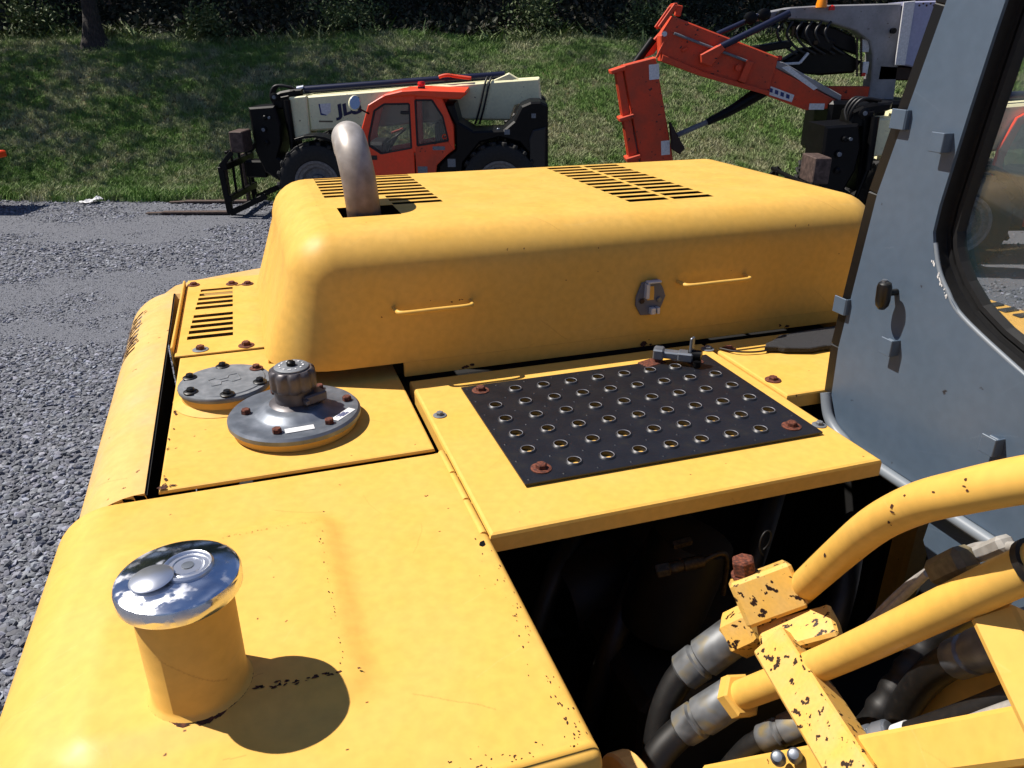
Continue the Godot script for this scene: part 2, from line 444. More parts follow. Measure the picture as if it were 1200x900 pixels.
# ------------------------------------------------------------------ build
func _ready():
	rng.seed = 20
	var cam := Camera3D.new()
	cam.name = "camera"
	cam.fov = 52.87
	cam.far = 600.0; cam.near = 0.05
	add_child(cam)
	cam.position = Vector3(0, EYE, 0)
	cam.rotation_degrees = Vector3(-24.05, 0, 0)
	cam.current = true
	var we := WorldEnvironment.new()
	we.name = "environment"
	var e := Environment.new()
	var sm := ProceduralSkyMaterial.new()
	sm.sky_top_color = Color(0.40, 0.54, 0.80)
	sm.sky_horizon_color = Color(0.66, 0.76, 0.9)
	sm.sky_curve = 0.16
	sm.ground_bottom_color = Color(0.2, 0.2, 0.2)
	sm.ground_horizon_color = Color(0.4, 0.42, 0.44)
	var clouds := noise_tex(0.006, [[0.0, Color(1, 1, 1, 0)], [0.55, Color(1, 1, 1, 0)], [0.75, Color(1, 1, 1, 0.55)], [1.0, Color(1, 1, 1, 0.8)]], 91, 1024, 5)
	sm.sky_cover = clouds
	sm.sky_cover_modulate = Color(0.8, 0.82, 0.85)
	var sky := Sky.new()
	sky.sky_material = sm
	e.background_mode = Environment.BG_SKY
	e.sky = sky
	e.background_energy_multiplier = 0.34
	e.tonemap_mode = Environment.TONE_MAPPER_LINEAR
	e.tonemap_exposure = 1.5
	e.sdfgi_enabled = true; e.ssao_enabled = true; e.ssil_enabled = true
	we.environment = e
	add_child(we)
	var sun := DirectionalLight3D.new()
	sun.name = "sun"
	sun.light_energy = 1.6
	sun.light_color = Color(1.0, 0.97, 0.93)
	sun.light_angular_distance = 0.5
	sun.shadow_enabled = true
	add_child(sun)
	var b := Basis(Vector3.UP, deg_to_rad(TURN))
	sun.look_at_from_position(Vector3.ZERO, b * -V(-0.61, 1.0, 0.37), Vector3.UP)
	make_materials()
	build_ground()
	ex = thing("excavator", "yellow excavator with engine hood, exhaust pipe, chrome filler cap and grey cab in the foreground", "excavator", b * EXB, deg_to_rad(TURN))
	build_body()
	build_hood()
	build_deck()
	build_tank()
	build_cab()
	build_boom_pipes()
	build_telehandlers()
	build_boom_lift()
	build_yard_bits()
	build_trees()

# ------------------------------------------------------------------ the setting
var hn := FastNoiseLite.new()
func gh(x: float, z: float) -> float:
	var e := -15.2 + 0.35 * hn.get_noise_2d(x * 6.0, 3.0)
	var t := clampf((e - z) / 7.6, 0.0, 1.0)
	var y := 2.66 * (0.35 * t + 0.65 * t * t * (3.0 - 2.0 * t)) + t * 0.35 * hn.get_noise_2d(x * 5.0, z * 5.0)
	if z < e - 7.6: y += (e - 7.6 - z) * 0.13 + 0.5 * hn.get_noise_2d(x * 4.0 + 50.0, z * 4.0) * clampf((e - 7.6 - z) / 4.0, 0, 1)
	return y

func land(called, m, x0, x1, z0, z1, step, lift, uneven := 0.0) -> MeshInstance3D:
	var s := sb()
	s.set_smooth_group(1)
	var nx := int((x1 - x0) / step); var nz := int((z0 - z1) / step)
	var at = func(i, j):
		var x = x0 + (x1 - x0) * i / nx; var z = z0 + (z1 - z0) * j / nz
		return Vector3(x, gh(x, z) + lift + uneven * hn.get_noise_2d(x * 40.0, z * 40.0), z)
	for i in nx:
		for j in nz:
			quad(s, at.call(i, j), at.call(i + 1, j), at.call(i + 1, j + 1), at.call(i, j + 1))
	var o := obj(called, s, m, self)
	o.set_meta("kind", "structure")
	return o

func rock(flat: float, sd: int) -> ArrayMesh:
	var g := RandomNumberGenerator.new(); g.seed = sd
	var ph := (1.0 + sqrt(5.0)) / 2.0
	var vs := []
	for a in [-1.0, 1.0]:
		for c in [-ph, ph]:
			vs.append(Vector3(0, a, c)); vs.append(Vector3(a, c, 0)); vs.append(Vector3(c, 0, a))
	var k := Vector3(g.randf_range(0.8, 1.3), flat, g.randf_range(0.7, 1.1))
	var q := []
	for v in vs: q.append(v.normalized() * 0.5 * g.randf_range(0.75, 1.2) * k)
	var s := sb()
	s.set_smooth_group(-1)
	for i in 12:
		for j in range(i + 1, 12):
			for l in range(j + 1, 12):
				if vs[i].distance_to(vs[j]) < 2.1 and vs[j].distance_to(vs[l]) < 2.1 and vs[i].distance_to(vs[l]) < 2.1:
					if (vs[j] - vs[i]).cross(vs[l] - vs[i]).dot(vs[i]) > 0: tri(s, q[i], q[j], q[l])
					else: tri(s, q[i], q[l], q[j])
	return done(s)

func lane(z: float, x: float) -> float:     # 1 where wheels have packed the yard smooth
	var k := 0.0
	for c in [[-7.9, 0.7], [-9.6, 0.75], [-12.9, 0.9]]:
		k = maxf(k, clampf(1.6 - absf(z - c[0] - 0.35 * sin(x * 0.3 + c[0]) - 1.5 * hn.get_noise_2d(x * 14.0, z * 14.0) - 0.7 * hn.get_noise_2d(x * 50.0, z * 50.0)) / c[1] * 1.4, 0, 1))
	return k

func build_ground():
	hn.seed = 7; hn.frequency = 0.02; hn.fractal_octaves = 3
	var s := sb()
	s.set_smooth_group(1)
	quad(s, Vector3(-300, 0, 300), Vector3(300, 0, 300), Vector3(300, 0, -300), Vector3(-300, 0, -300))
	obj("gravel_yard", s, M.gravel, self).set_meta("kind", "structure")
	land("grass_bank", M.soil, -44.0, 44.0, -15.1, -23.6, 0.4, 0.012, 0.03)
	land("woodland_floor", M.litter, -70.0, 70.0, -23.2, -75.0, 1.0, 0.0, 0.1)
	# loose stones
	var xf := [[], [], []]; var cols := [[], [], []]
	var scatter = func(n, x0, x1, z0, z1, small, big):
		for i in n:
			var x := rng.randf_range(x0, x1); var z := rng.randf_range(z1, z0)
			var k := lane(z, x)
			if rng.randf() < k * 0.25: continue
			var r: float = lerp(small, big, pow(rng.randf(), 2.2)) * (1.0 - 0.62 * k)
			var w := rng.randi() % 3
			var bs := Basis(Vector3(rng.randfn(), rng.randfn() * 3.0, rng.randfn()).normalized(), rng.randf() * TAU).scaled(Vector3(r, r * 0.8, r))
			xf[w].append(Transform3D(bs, Vector3(x, r * 0.12, z)))
			var t := rng.randf(); var g := 0.085 + 0.19 * t * t + 0.02 * rng.randf()
			cols[w].append(Color(g * rng.randf_range(0.96, 1.04), g * 1.05, g * rng.randf_range(1.12, 1.3)))
	scatter.call(30000, -5.5, 0.2, -1.6, -5.2, 0.022, 0.066)
	scatter.call(44000, -9.5, -2.0, -5.2, -10.0, 0.022, 0.056)
	scatter.call(26000, -13.0, -2.0, -10.0, -15.8, 0.03, 0.065)
	scatter.call(9000, -2.0, 9.0, -10.0, -15.5, 0.03, 0.065)
	scatter.call(9000, 3.0, 9.5, -5.0, -10.0, 0.03, 0.06)
	scatter.call(40000, -10.5, -2.0, -6.5, -14.5, 0.012, 0.035)
	for w in 3:
		tag(stuff_of("loose_gravel", rock([0.5, 0.38, 0.62][w], 3 + w), M.stone, xf[w], cols[w]), "loose grey crushed stones covering the yard", "gravel", "", "stuff")
	# grass
	var tuft = func(n, hgt, spread, sd):
		var g := RandomNumberGenerator.new(); g.seed = sd
		var t := sb()
		t.set_smooth_group(-1)
		for i in n:
			var a := g.randf() * TAU; var o := Vector3(g.randfn() * spread, 0, g.randfn() * spread)
			var w := g.randf_range(0.004, 0.008); var hh: float = hgt * g.randf_range(0.5, 1.1)
			var lean := Vector3(g.randfn(), 0, g.randfn()) * hh * 0.45
			var sd2 := Vector3(cos(a), 0, sin(a)) * w
			quad(t, o - sd2, o + sd2, o + lean * 0.4 + Vector3(0, hh * 0.6, 0) + sd2 * 0.7, o + lean * 0.4 + Vector3(0, hh * 0.6, 0) - sd2 * 0.7)
			tri(t, o + lean * 0.4 + Vector3(0, hh * 0.6, 0) - sd2 * 0.7, o + lean * 0.4 + Vector3(0, hh * 0.6, 0) + sd2 * 0.7, o + lean + Vector3(0, hh, 0))
		return done(t)
	var gx := []; var gc := []; var wx := []; var wc := []
	for i in 80000:
		var z := -14.92 - 8.5 * rng.randf()
		var x: float = rng.randf_range(-0.68, 0.62) * -z * 1.05
		if z > -15.25 + 0.5 * hn.get_noise_2d(x * 30.0, 9.0) and rng.randf() < 0.8: continue
		var k := hn.get_noise_2d(x * 22.0, z * 22.0) + 0.9 * hn.get_noise_2d(x * 90.0, z * 90.0)
		var dry := clampf(0.35 + k * 0.95 + rng.randf_range(-0.25, 0.25), 0, 1)
		if dry > 0.75 and rng.randf() < 0.5: continue
		var sc := rng.randf_range(0.6, 1.25) * (1.5 if z > -15.6 or z < -22.2 else 1.0)
		gx.append(Transform3D(Basis(Vector3.UP, rng.randf() * TAU).scaled(Vector3.ONE * sc), Vector3(x, gh(x, z) + 0.01, z)))
		gc.append(Color(0.095, 0.165, 0.035).lerp(Color(0.25, 0.25, 0.15), dry) * rng.randf_range(0.7, 1.6) * 1.2)
	tag(stuff_of("mown_grass", tuft.call(11, 0.11, 0.045, 5), M.grass, gx, gc), "patchy mown grass on the bank behind the machines", "grass", "", "stuff")
	for i in 1100:
		var z := -22.6 - rng.randf() * 1.6
		var x := rng.randf_range(-16.0, 13.0)
		var k := hn.get_noise_2d(x * 25.0, 77.0)
		if rng.randf() > 0.45 + k * 1.5: continue
		wx.append(Transform3D(Basis(Vector3.UP, rng.randf() * TAU).scaled(Vector3(1.6, 1, 1.6) * rng.randf_range(1.5, 4.2)), Vector3(x, gh(x, z), z)))
		wc.append(Color(0.07, 0.13, 0.03).lerp(Color(0.13, 0.15, 0.06), rng.randf()) * rng.randf_range(0.7, 1.2))
	tag(stuff_of("tall_weeds", tuft.call(9, 0.13, 0.03, 6), M.grass, wx, wc), "tall weeds along the top edge of the bank", "weeds", "", "stuff")

func leaf_clump(sd: int, n := 12, size := 0.16, spread := 0.3) -> ArrayMesh:
	var g := RandomNumberGenerator.new(); g.seed = sd
	var s := sb()
	s.set_smooth_group(-1)
	for i in n:
		var c := Vector3(g.randfn(), g.randfn() * 0.7, g.randfn()) * spread * 0.6
		var b := Basis(Vector3(g.randfn(), g.randfn(), g.randfn()).normalized(), g.randf() * TAU)
		var l := size * g.randf_range(0.6, 1.2)
		var p := [c, c + b * Vector3(l * 0.5, 0, l * 0.28), c + b * Vector3(l, l * -0.15, 0), c + b * Vector3(l * 0.5, 0, l * -0.28)]
		tri(s, p[0], p[1], p[2]); tri(s, p[0], p[2], p[3])
	return done(s)

func tree(at: Vector2, height: float, r: float, trunk: float, low: float, n: int, label: String, clump: Mesh, dark := 1.0):
	var y := gh(at.x, at.y)
	var o := thing("tree", label, "tree", Vector3(at.x, y - 0.05, at.y), 0.0, "trees along the top of the bank")
	var s := sb()
	var top := Vector3(rng.randf_range(-0.4, 0.4), height * 0.85, rng.randf_range(-0.4, 0.4))
	var path := smooth([Vector3(0, -0.2, 0), Vector3(0.0, 0.35, 0), Vector3(0.04, 1.5, 0.02), Vector3(top.x * 0.5, height * 0.5, top.z * 0.5), top], 5)
	var rad := []
	for i in path.size():
		var t := float(i) / (path.size() - 1)
		rad.append(trunk * (1.0 - 0.85 * t) * (1.0 + 0.7 * exp(-maxf(path[i].y, 0.0) * 3.5)))
	tube(s, path, rad, 12, false)
	obj("trunk", s, M.bark, o)
	var blobs := []
	for k in 9:
		var a := TAU * k / 9.0 + rng.randf() * 0.5
		var f := sqrt(rng.randf_range(0.15, 1.0)) * r * 0.75
		var c := Vector3(cos(a) * f, rng.randf_range(low + 0.8, height - 0.5), sin(a) * f)
		blobs.append([c, rng.randf_range(0.38, 0.6) * r])
		s = sb()
		var from: Vector3 = path[clampi(int(path.size() * (c.y - 1.2) / (height * 0.85)), 4, path.size() - 2)]
		tube(s, smooth([from, (from + c) * 0.5 + Vector3(0, -0.3, 0), c], 4), [trunk * 0.3, trunk * 0.26, trunk * 0.24, trunk * 0.2, trunk * 0.18, trunk * 0.15, trunk * 0.12, trunk * 0.09, 0.02], 6, false)
		obj("limb", s, M.bark, o)
	var xf := []; var cols := []
	for i in n:
		var q = blobs[rng.randi() % blobs.size()]
		var d: Vector3 = Vector3(rng.randfn(), rng.randfn() * 0.75, rng.randfn()).normalized() * pow(rng.randf(), 0.45) * q[1]
		var p: Vector3 = q[0] + d
		if p.y < low: continue
		xf.append(Transform3D(Basis(Vector3(rng.randfn(), rng.randfn(), rng.randfn()).normalized(), rng.randf() * TAU).scaled(Vector3.ONE * rng.randf_range(0.8, 1.5)), p))
		cols.append(Color(0.045, 0.085, 0.02).lerp(Color(0.09, 0.13, 0.03), rng.randf()) * dark)
	stuff(stuff_of("crown", clump, M.leaf, xf, cols, o))

func build_trees():
	var c1 := leaf_clump(1); var c2 := leaf_clump(2, 10, 0.2, 0.35)
	tree(Vector2(-11.0, -22.3), 11.0, 4.0, 0.29, 5.0, 620, "grey trunked tree at the top of the bank, far left of the picture", c1)
	tree(Vector2(-15.6, -20.3), 9.5, 3.6, 0.26, 4.0, 560, "leafy tree on the bank just beyond the left edge of the picture", c2)
	tree(Vector2(-17.5, -24.5), 17.0, 4.0, 0.3, 9.5, 560, "tall bare-stemmed tree beyond the left edge of the picture", c2)
	tree(Vector2(-8.6, -27.5), 19.0, 4.2, 0.28, 11.5, 700, "very tall tree in the shaded wood right of the grey trunked tree", c1)
	var rows := [[-24.0, "dense tree at the left end of the front row in the wood"], [-18.0, "dense tree of the wood behind the bare-stemmed tree"], [-12.5, "dense tree straight behind the grey trunked tree"], [-6.5, "dense tree in the wood above the left telehandler's fork head"], [-0.5, "dense tree in the wood above the cream boom's right end"], [5.0, "dense tree in the wood behind the folded orange arm"], [10.5, "dense tree in the wood behind the lilac box"], [16.0, "dense tree at the right end of the front row in the wood"]]
	for i in rows.size():
		tree(Vector2(rows[i][0], -29.6 - (i % 2) * 0.8), 12.0, 4.9, 0.27, 3.9, 2600, rows[i][1], c2 if i % 2 else c1)
	var back := [[-26.0, "deep wood tree, leftmost of the back row"], [-17.0, "deep wood tree, second from the left in the back row"], [-8.0, "deep wood tree, third from the left in the back row"], [1.0, "deep wood tree, third from the right in the back row"], [9.0, "deep wood tree, second from the right in the back row"], [17.0, "deep wood tree, rightmost of the back row"]]
	for i in back.size():
		tree(Vector2(back[i][0], -37.5 - (i % 2) * 2.0), 15.0, 6.0, 0.3, 3.5, 2200, back[i][1], c2, 0.8)
	var shrubs := [[-13.2, -23.6, 0.7, "low leafy shrub left of the grey trunked tree"], [-8.4, -23.5, 0.55, "small leafy shrub just right of the grey trunked tree"], [-4.6, -24.0, 0.9, "rounded leafy shrub above the left telehandler's fork head"], [0.6, -24.2, 0.8, "leafy shrub above the right end of the cream boom"], [3.9, -23.9, 0.75, "leafy shrub just left of the orange arm's top hinge"]]
	for q in shrubs:
		var o := thing("shrub", q[3], "shrub", Vector3(q[0], gh(q[0], q[1]) - 0.03, q[1]), 0.0, "shrubs along the edge of the wood")
		var xs := []; var cs := []
		for i in 150:
			var d: Vector3 = Vector3(rng.randfn(), absf(rng.randfn()) * 1.1, rng.randfn()) * 0.5 * q[2]
			xs.append(Transform3D(Basis(Vector3(rng.randfn(), rng.randfn(), rng.randfn()).normalized(), rng.randf() * TAU).scaled(Vector3.ONE * rng.randf_range(0.5, 0.9)), d + Vector3(0, 0.15, 0)))
			cs.append(Color(0.05, 0.09, 0.02).lerp(Color(0.11, 0.14, 0.05), rng.randf()))
		stuff(stuff_of("foliage", c1, M.leaf, xs, cs, o))
		var st := sb()
		for k in 4: tube(st, [Vector3(0, -0.05, 0), Vector3(rng.randfn() * 0.25, 0.6, rng.randfn() * 0.25) * q[2]], 0.015, 6)
		obj("stems", st, M.bark, o)
	# brush under the trees: one dim mass
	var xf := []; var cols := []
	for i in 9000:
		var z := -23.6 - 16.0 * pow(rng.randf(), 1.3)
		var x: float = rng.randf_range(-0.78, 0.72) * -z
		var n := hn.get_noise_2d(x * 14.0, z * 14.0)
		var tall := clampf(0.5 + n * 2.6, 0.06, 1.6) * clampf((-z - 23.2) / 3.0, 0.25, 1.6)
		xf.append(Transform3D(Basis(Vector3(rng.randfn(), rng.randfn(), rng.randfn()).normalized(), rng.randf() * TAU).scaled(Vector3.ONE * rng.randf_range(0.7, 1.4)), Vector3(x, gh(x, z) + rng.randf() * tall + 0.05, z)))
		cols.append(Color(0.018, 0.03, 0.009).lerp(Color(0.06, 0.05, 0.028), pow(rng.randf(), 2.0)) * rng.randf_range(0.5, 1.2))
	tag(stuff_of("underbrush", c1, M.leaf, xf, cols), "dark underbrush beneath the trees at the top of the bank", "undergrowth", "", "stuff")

# ------------------------------------------------------------------ excavator
func build_body():
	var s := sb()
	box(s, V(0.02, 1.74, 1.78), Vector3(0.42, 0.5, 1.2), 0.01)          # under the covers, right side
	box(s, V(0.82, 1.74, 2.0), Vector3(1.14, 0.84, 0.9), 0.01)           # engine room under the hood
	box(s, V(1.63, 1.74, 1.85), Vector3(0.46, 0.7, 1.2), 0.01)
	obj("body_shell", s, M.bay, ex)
	s = sb()
	box(s, V(0.78, 1.26, 1.1), Vector3(2.3, 0.12, 2.6), 0.02)
	obj("main_frame", s, M.bay, ex)
	# counterweight behind the hood, curved at the back
	s = sb()
	var pts := []
	for q in [[-0.28, 2.30], [-0.255, 2.375], [-0.2, 2.42], [-0.03, 2.492], [0.25, 2.58], [0.6, 2.63], [1.0, 2.63], [1.4, 2.57], [1.7, 2.48], [1.95, 2.35], [1.95, 2.27], [-0.28, 2.27]]: pts.append(q)
	prism(s, pts, 1.25, 2.195, 0.012, Transform3D(Basis(Vector3(1, 0, 0), Vector3(0, 0, -1), Vector3(0, 1, 0)), Vector3.ZERO))
	obj("counterweight", s, M.yellow_pale, ex)
	# running gear below
	s = sb()
	lathe(s, [Vector2(0, 1.2), Vector2(0.55, 1.2), Vector2(0.55, 0.95), Vector2(0, 0.95)], Transform3D(Basis.IDENTITY, V(0.8, 0, 1.2)), 32)
	box(s, V(0.8, 0.72, 1.2), Vector3(1.7, 0.4, 1.3), 0.04)
	obj("turntable", s, M.machine_black, ex)
	for u in [-0.1, 1.7]:
		s = sb()
		var loop := []
		for i in 24:
			var a := TAU * i / 24.0
			loop.append([1.2 + signf(cos(a)) * 1.2 + cos(a) * 0.42, 0.44 + sin(a) * 0.42])
		prism(s, loop, u - 0.25, u + 0.25, 0.02, Transform3D(Basis(Vector3(0, 0, -1), Vector3(0, 1, 0), Vector3(1, 0, 0)), Vector3.ZERO))
		obj("crawler_track", s, M.machine_black, ex)

func rounded(u0, u1, v0, v1, rc, h, n := 8) -> Array:
	var out := []
	for q in [[u0 + rc, v0 + rc, PI], [u1 - rc, v0 + rc, 1.5 * PI], [u1 - rc, v1 - rc, 0.0], [u0 + rc, v1 - rc, 0.5 * PI]]:
		for k in n + 1:
			var a = q[2] + 0.5 * PI * k / n
			out.append(V(q[0] + cos(a) * rc, h, q[1] + sin(a) * rc))
	return out

func build_hood():
	var top := D + 0.302
	var holes := [[0.178, 0.305, 1.68, 1.79]]
	for k in 10:
		var v := 2.19 - 0.0445 * k
		if k < 7: holes.append([0.165, 0.425, v, v + 0.027])
		else: holes.append([0.307, 0.425, v, v + 0.027])
	for k in 12:
		var v := 2.168 - 0.0475 * k
		holes.append([0.838, 0.944, v, v + 0.029])
		holes.append([0.956, 1.066, v, v + 0.029])
	var s := sb()
	var i0 := 0.14; var i1 := 1.385; var j0 := 1.595; var j1 := 2.205; var r := 0.095
	sheet_top(s, i0, i1, j0, j1, top, holes, 0.0008)
	var loops := []
	for k in 9:
		var a := 0.5 * PI * k / 8.0
		loops.append(rounded(i0 - r * sin(a), i1 + r * sin(a), j0 - r * sin(a), j1 + r * sin(a), maxf(r * sin(a), 0.0005), top - r * (1.0 - cos(a))))
	for t in [0.35, 0.7, 1.0]:
		loops.append(rounded(i0 - r - 0.062 * t, i1 + r + 0.01 * t, j0 - r - 0.006 * t, j1 + r + 0.05 * t, r + 0.05 * t, top - r - (0.302 - r - 0.03) * t))
	s.set_smooth_group(1)
	for k in loops.size() - 1:
		var n: int = loops[k].size()
		for i in n:
			var j := (i + 1) % n
			quad(s, loops[k + 1][i], loops[k + 1][j], loops[k][j], loops[k][i])
	var hood := obj("hood", s, M.yellow_clean, ex, "shaded yellow engine hood with two louvred vents and an exhaust hole")
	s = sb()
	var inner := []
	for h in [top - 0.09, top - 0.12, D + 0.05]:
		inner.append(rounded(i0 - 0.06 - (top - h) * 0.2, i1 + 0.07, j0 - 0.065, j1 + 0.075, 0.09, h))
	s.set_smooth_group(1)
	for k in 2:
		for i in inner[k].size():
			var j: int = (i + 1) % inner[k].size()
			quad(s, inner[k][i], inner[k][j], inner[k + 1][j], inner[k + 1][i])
	obj("hood_shade_sheet", s, M.bay, hood)  # dark sheet added inside the hood so the slots read as shaded
	# lower skirt of the front face right of the notch
	s = sb()
	box(s, V(0.853, D + 0.0135, 1.4985), Vector3(1.19, 0.033, 0.009), 0.001)
	obj("skirt", s, M.yellow_clean, hood)
	# chips on the skirt
	s = sb()
	for q in [[0.826, 9], [0.392, 5], [1.2, 3]]:
		flakes(s, V(q[0], D + 0.004, 1.4938), V(0, 0, -1).normalized(), Vector3.RIGHT, q[1], Vector2(0.014, 0.006), Vector2(0.0015, 0.005))
	flakes(s, V(0.38, D + 0.155, 1.4985), V(0, 0, -1), Vector3.RIGHT, 4, Vector2(0.02, 0.005), Vector2(0.001, 0.002))
	stuff(obj("rust_spots", s, M.flake, hood))
	# welded handle rods
	for q in [[0.244, 0.406, D + 0.150], [0.896, 1.072, D + 0.145]]:
		s = sb()
		tube(s, smooth([V(q[0], q[2], 1.507), V(q[0] + 0.002, q[2], 1.48), V(q[0] + 0.014, q[2], 1.462), V((q[0] + q[1]) / 2, q[2] + 0.001, 1.460), V(q[1] - 0.014, q[2] + 0.001, 1.462), V(q[1] - 0.002, q[2], 1.48), V(q[1], q[2], 1.507)], 5), 0.0046, 10)
		obj("handle", s, M.yellow_clean, hood)
	# latch keeper
	s = sb()
	var f := Transform3D(Basis.IDENTITY, V(0.826, D + 0.117, 1.495))
	prism(s, [[-0.036, 0.004], [-0.024, 0.036], [0.014, 0.042], [0.03, 0.02], [0.038, 0.0], [0.026, -0.032], [0.012, -0.042], [-0.022, -0.04], [-0.036, -0.016]], 0.0, 0.005, 0.001, f)
	var latch := obj("latch_plate", s, M.latch_steel, hood, "dark steel latch keeper on the hood face")
	s = sb()
	prism(s, [[-0.008, 0.012], [-0.004, 0.026], [0.006, 0.026], [0.008, 0.012], [0.008, -0.006], [-0.008, -0.006]], 0.005, 0.0056, 0.0, f)
	obj("keyhole", s, M.yellow_clean, latch)
	s = sb()
	box(s, f * Vector3(-0.013, 0.018, 0.010), Vector3(0.008, 0.034, 0.014), 0.001)
	box(s, f * Vector3(0.002, 0.038, 0.010), Vector3(0.034, 0.005, 0.014), 0.001)
	obj("catch_hook", s, M.bright_zinc, latch)
	for q in [[0.004, 0.012], [0.017, 0.007]]:
		s = sb()
		box(s, f * Vector3(q[0], -0.03, 0.010), Vector3(q[1], 0.015, 0.014), 0.001)
		obj("catch_tab", s, M.bright_zinc, latch)
	for x in [-0.022, 0.021]:
		put("rivet", bolt_mesh(0.0065, 0.004, false), M.dark_rust if x < 0 else M.zinc, latch, Transform3D(Basis(Vector3.RIGHT, PI / 2), f * Vector3(x, -0.006, 0.005)))
	# exhaust
	s = sb()
	var path := smooth([V(0.236, 2.26, 1.735), V(0.234, 2.44, 1.735), V(0.230, 2.52, 1.738), V(0.226, 2.58, 1.75), V(0.222, 2.625, 1.778), V(0.222, 2.646, 1.82), V(0.226, 2.64, 1.865), V(0.232, 2.615, 1.90)], 6)
	var ramp := Gradient.new()           # scale and rust at the foot, tan heat tint above (linear values)
	ramp.offsets = PackedFloat32Array([0.0, 0.2, 0.36, 0.5, 0.7, 1.0])
	ramp.colors = PackedColorArray([Color(0.11, 0.065, 0.045), Color(0.17, 0.105, 0.075), Color(0.33, 0.25, 0.20), Color(0.5, 0.45, 0.40), Color(0.62, 0.59, 0.56), Color(0.64, 0.61, 0.58)])
	var inside := []
	for q in path: inside.append(q)
	tube(s, path, 0.0375, 32, false, ramp)
	tube(s, inside, 0.0355, 24, false, ramp)
	obj("exhaust_pipe", s, M.exhaust, ex, "bent bare metal exhaust pipe, rusty at its foot")
	# muffler below the hole
	s = sb()
	lathe(s, [Vector2(0, 0), Vector2(0.09, 0), Vector2(0.1, 0.01), Vector2(0.1, 0.4), Vector2(0.0, 0.41)], aim(V(0.1, 2.19, 1.76), Vector3.RIGHT), 20)
	obj("muffler", s, M.bay, ex)
	s = sb()
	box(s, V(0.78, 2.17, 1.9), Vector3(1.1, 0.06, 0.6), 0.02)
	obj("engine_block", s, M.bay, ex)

func bolt_mesh(r: float, h: float, washer := true) -> ArrayMesh:
	var key := "bolt%.4f_%.4f_%s" % [r, h, washer]
	if not M.has(key):
		var s := sb()
		if washer:
			lathe(s, [Vector2(r * 1.75, 0), Vector2(r * 1.75, r * 0.22), Vector2(r * 1.6, r * 0.32), Vector2(0, r * 0.33)], Transform3D.IDENTITY, 20)
		lathe(s, [Vector2(r, 0.0), Vector2(r, h * 0.8), Vector2(r * 0.82, h), Vector2(0, h)], Transform3D.IDENTITY, 6, true)
		M[key] = done(s)
	return M[key]

func washer_mesh(r: float) -> ArrayMesh:
	var key := "washer%.4f" % r
	if not M.has(key):
		var s := sb()
		lathe(s, [Vector2(r, 0), Vector2(r, 0.0015), Vector2(r * 0.92, 0.0022), Vector2(0, 0.0022)], Transform3D.IDENTITY, 24)
		M[key] = done(s)
	return M[key]

func bolted(u, v, h, r, head, parent, ring = null, spin := 0.4):
	if ring:
		put("washer", washer_mesh(r * 1.9), ring, parent, V(u, h, v))
	put("bolt", bolt_mesh(r, r * 0.95, ring == null), head, parent, Transform3D(Basis(Vector3.UP, spin + u * 7.0), V(u, h + (0.0018 if ring else 0.0), v)))

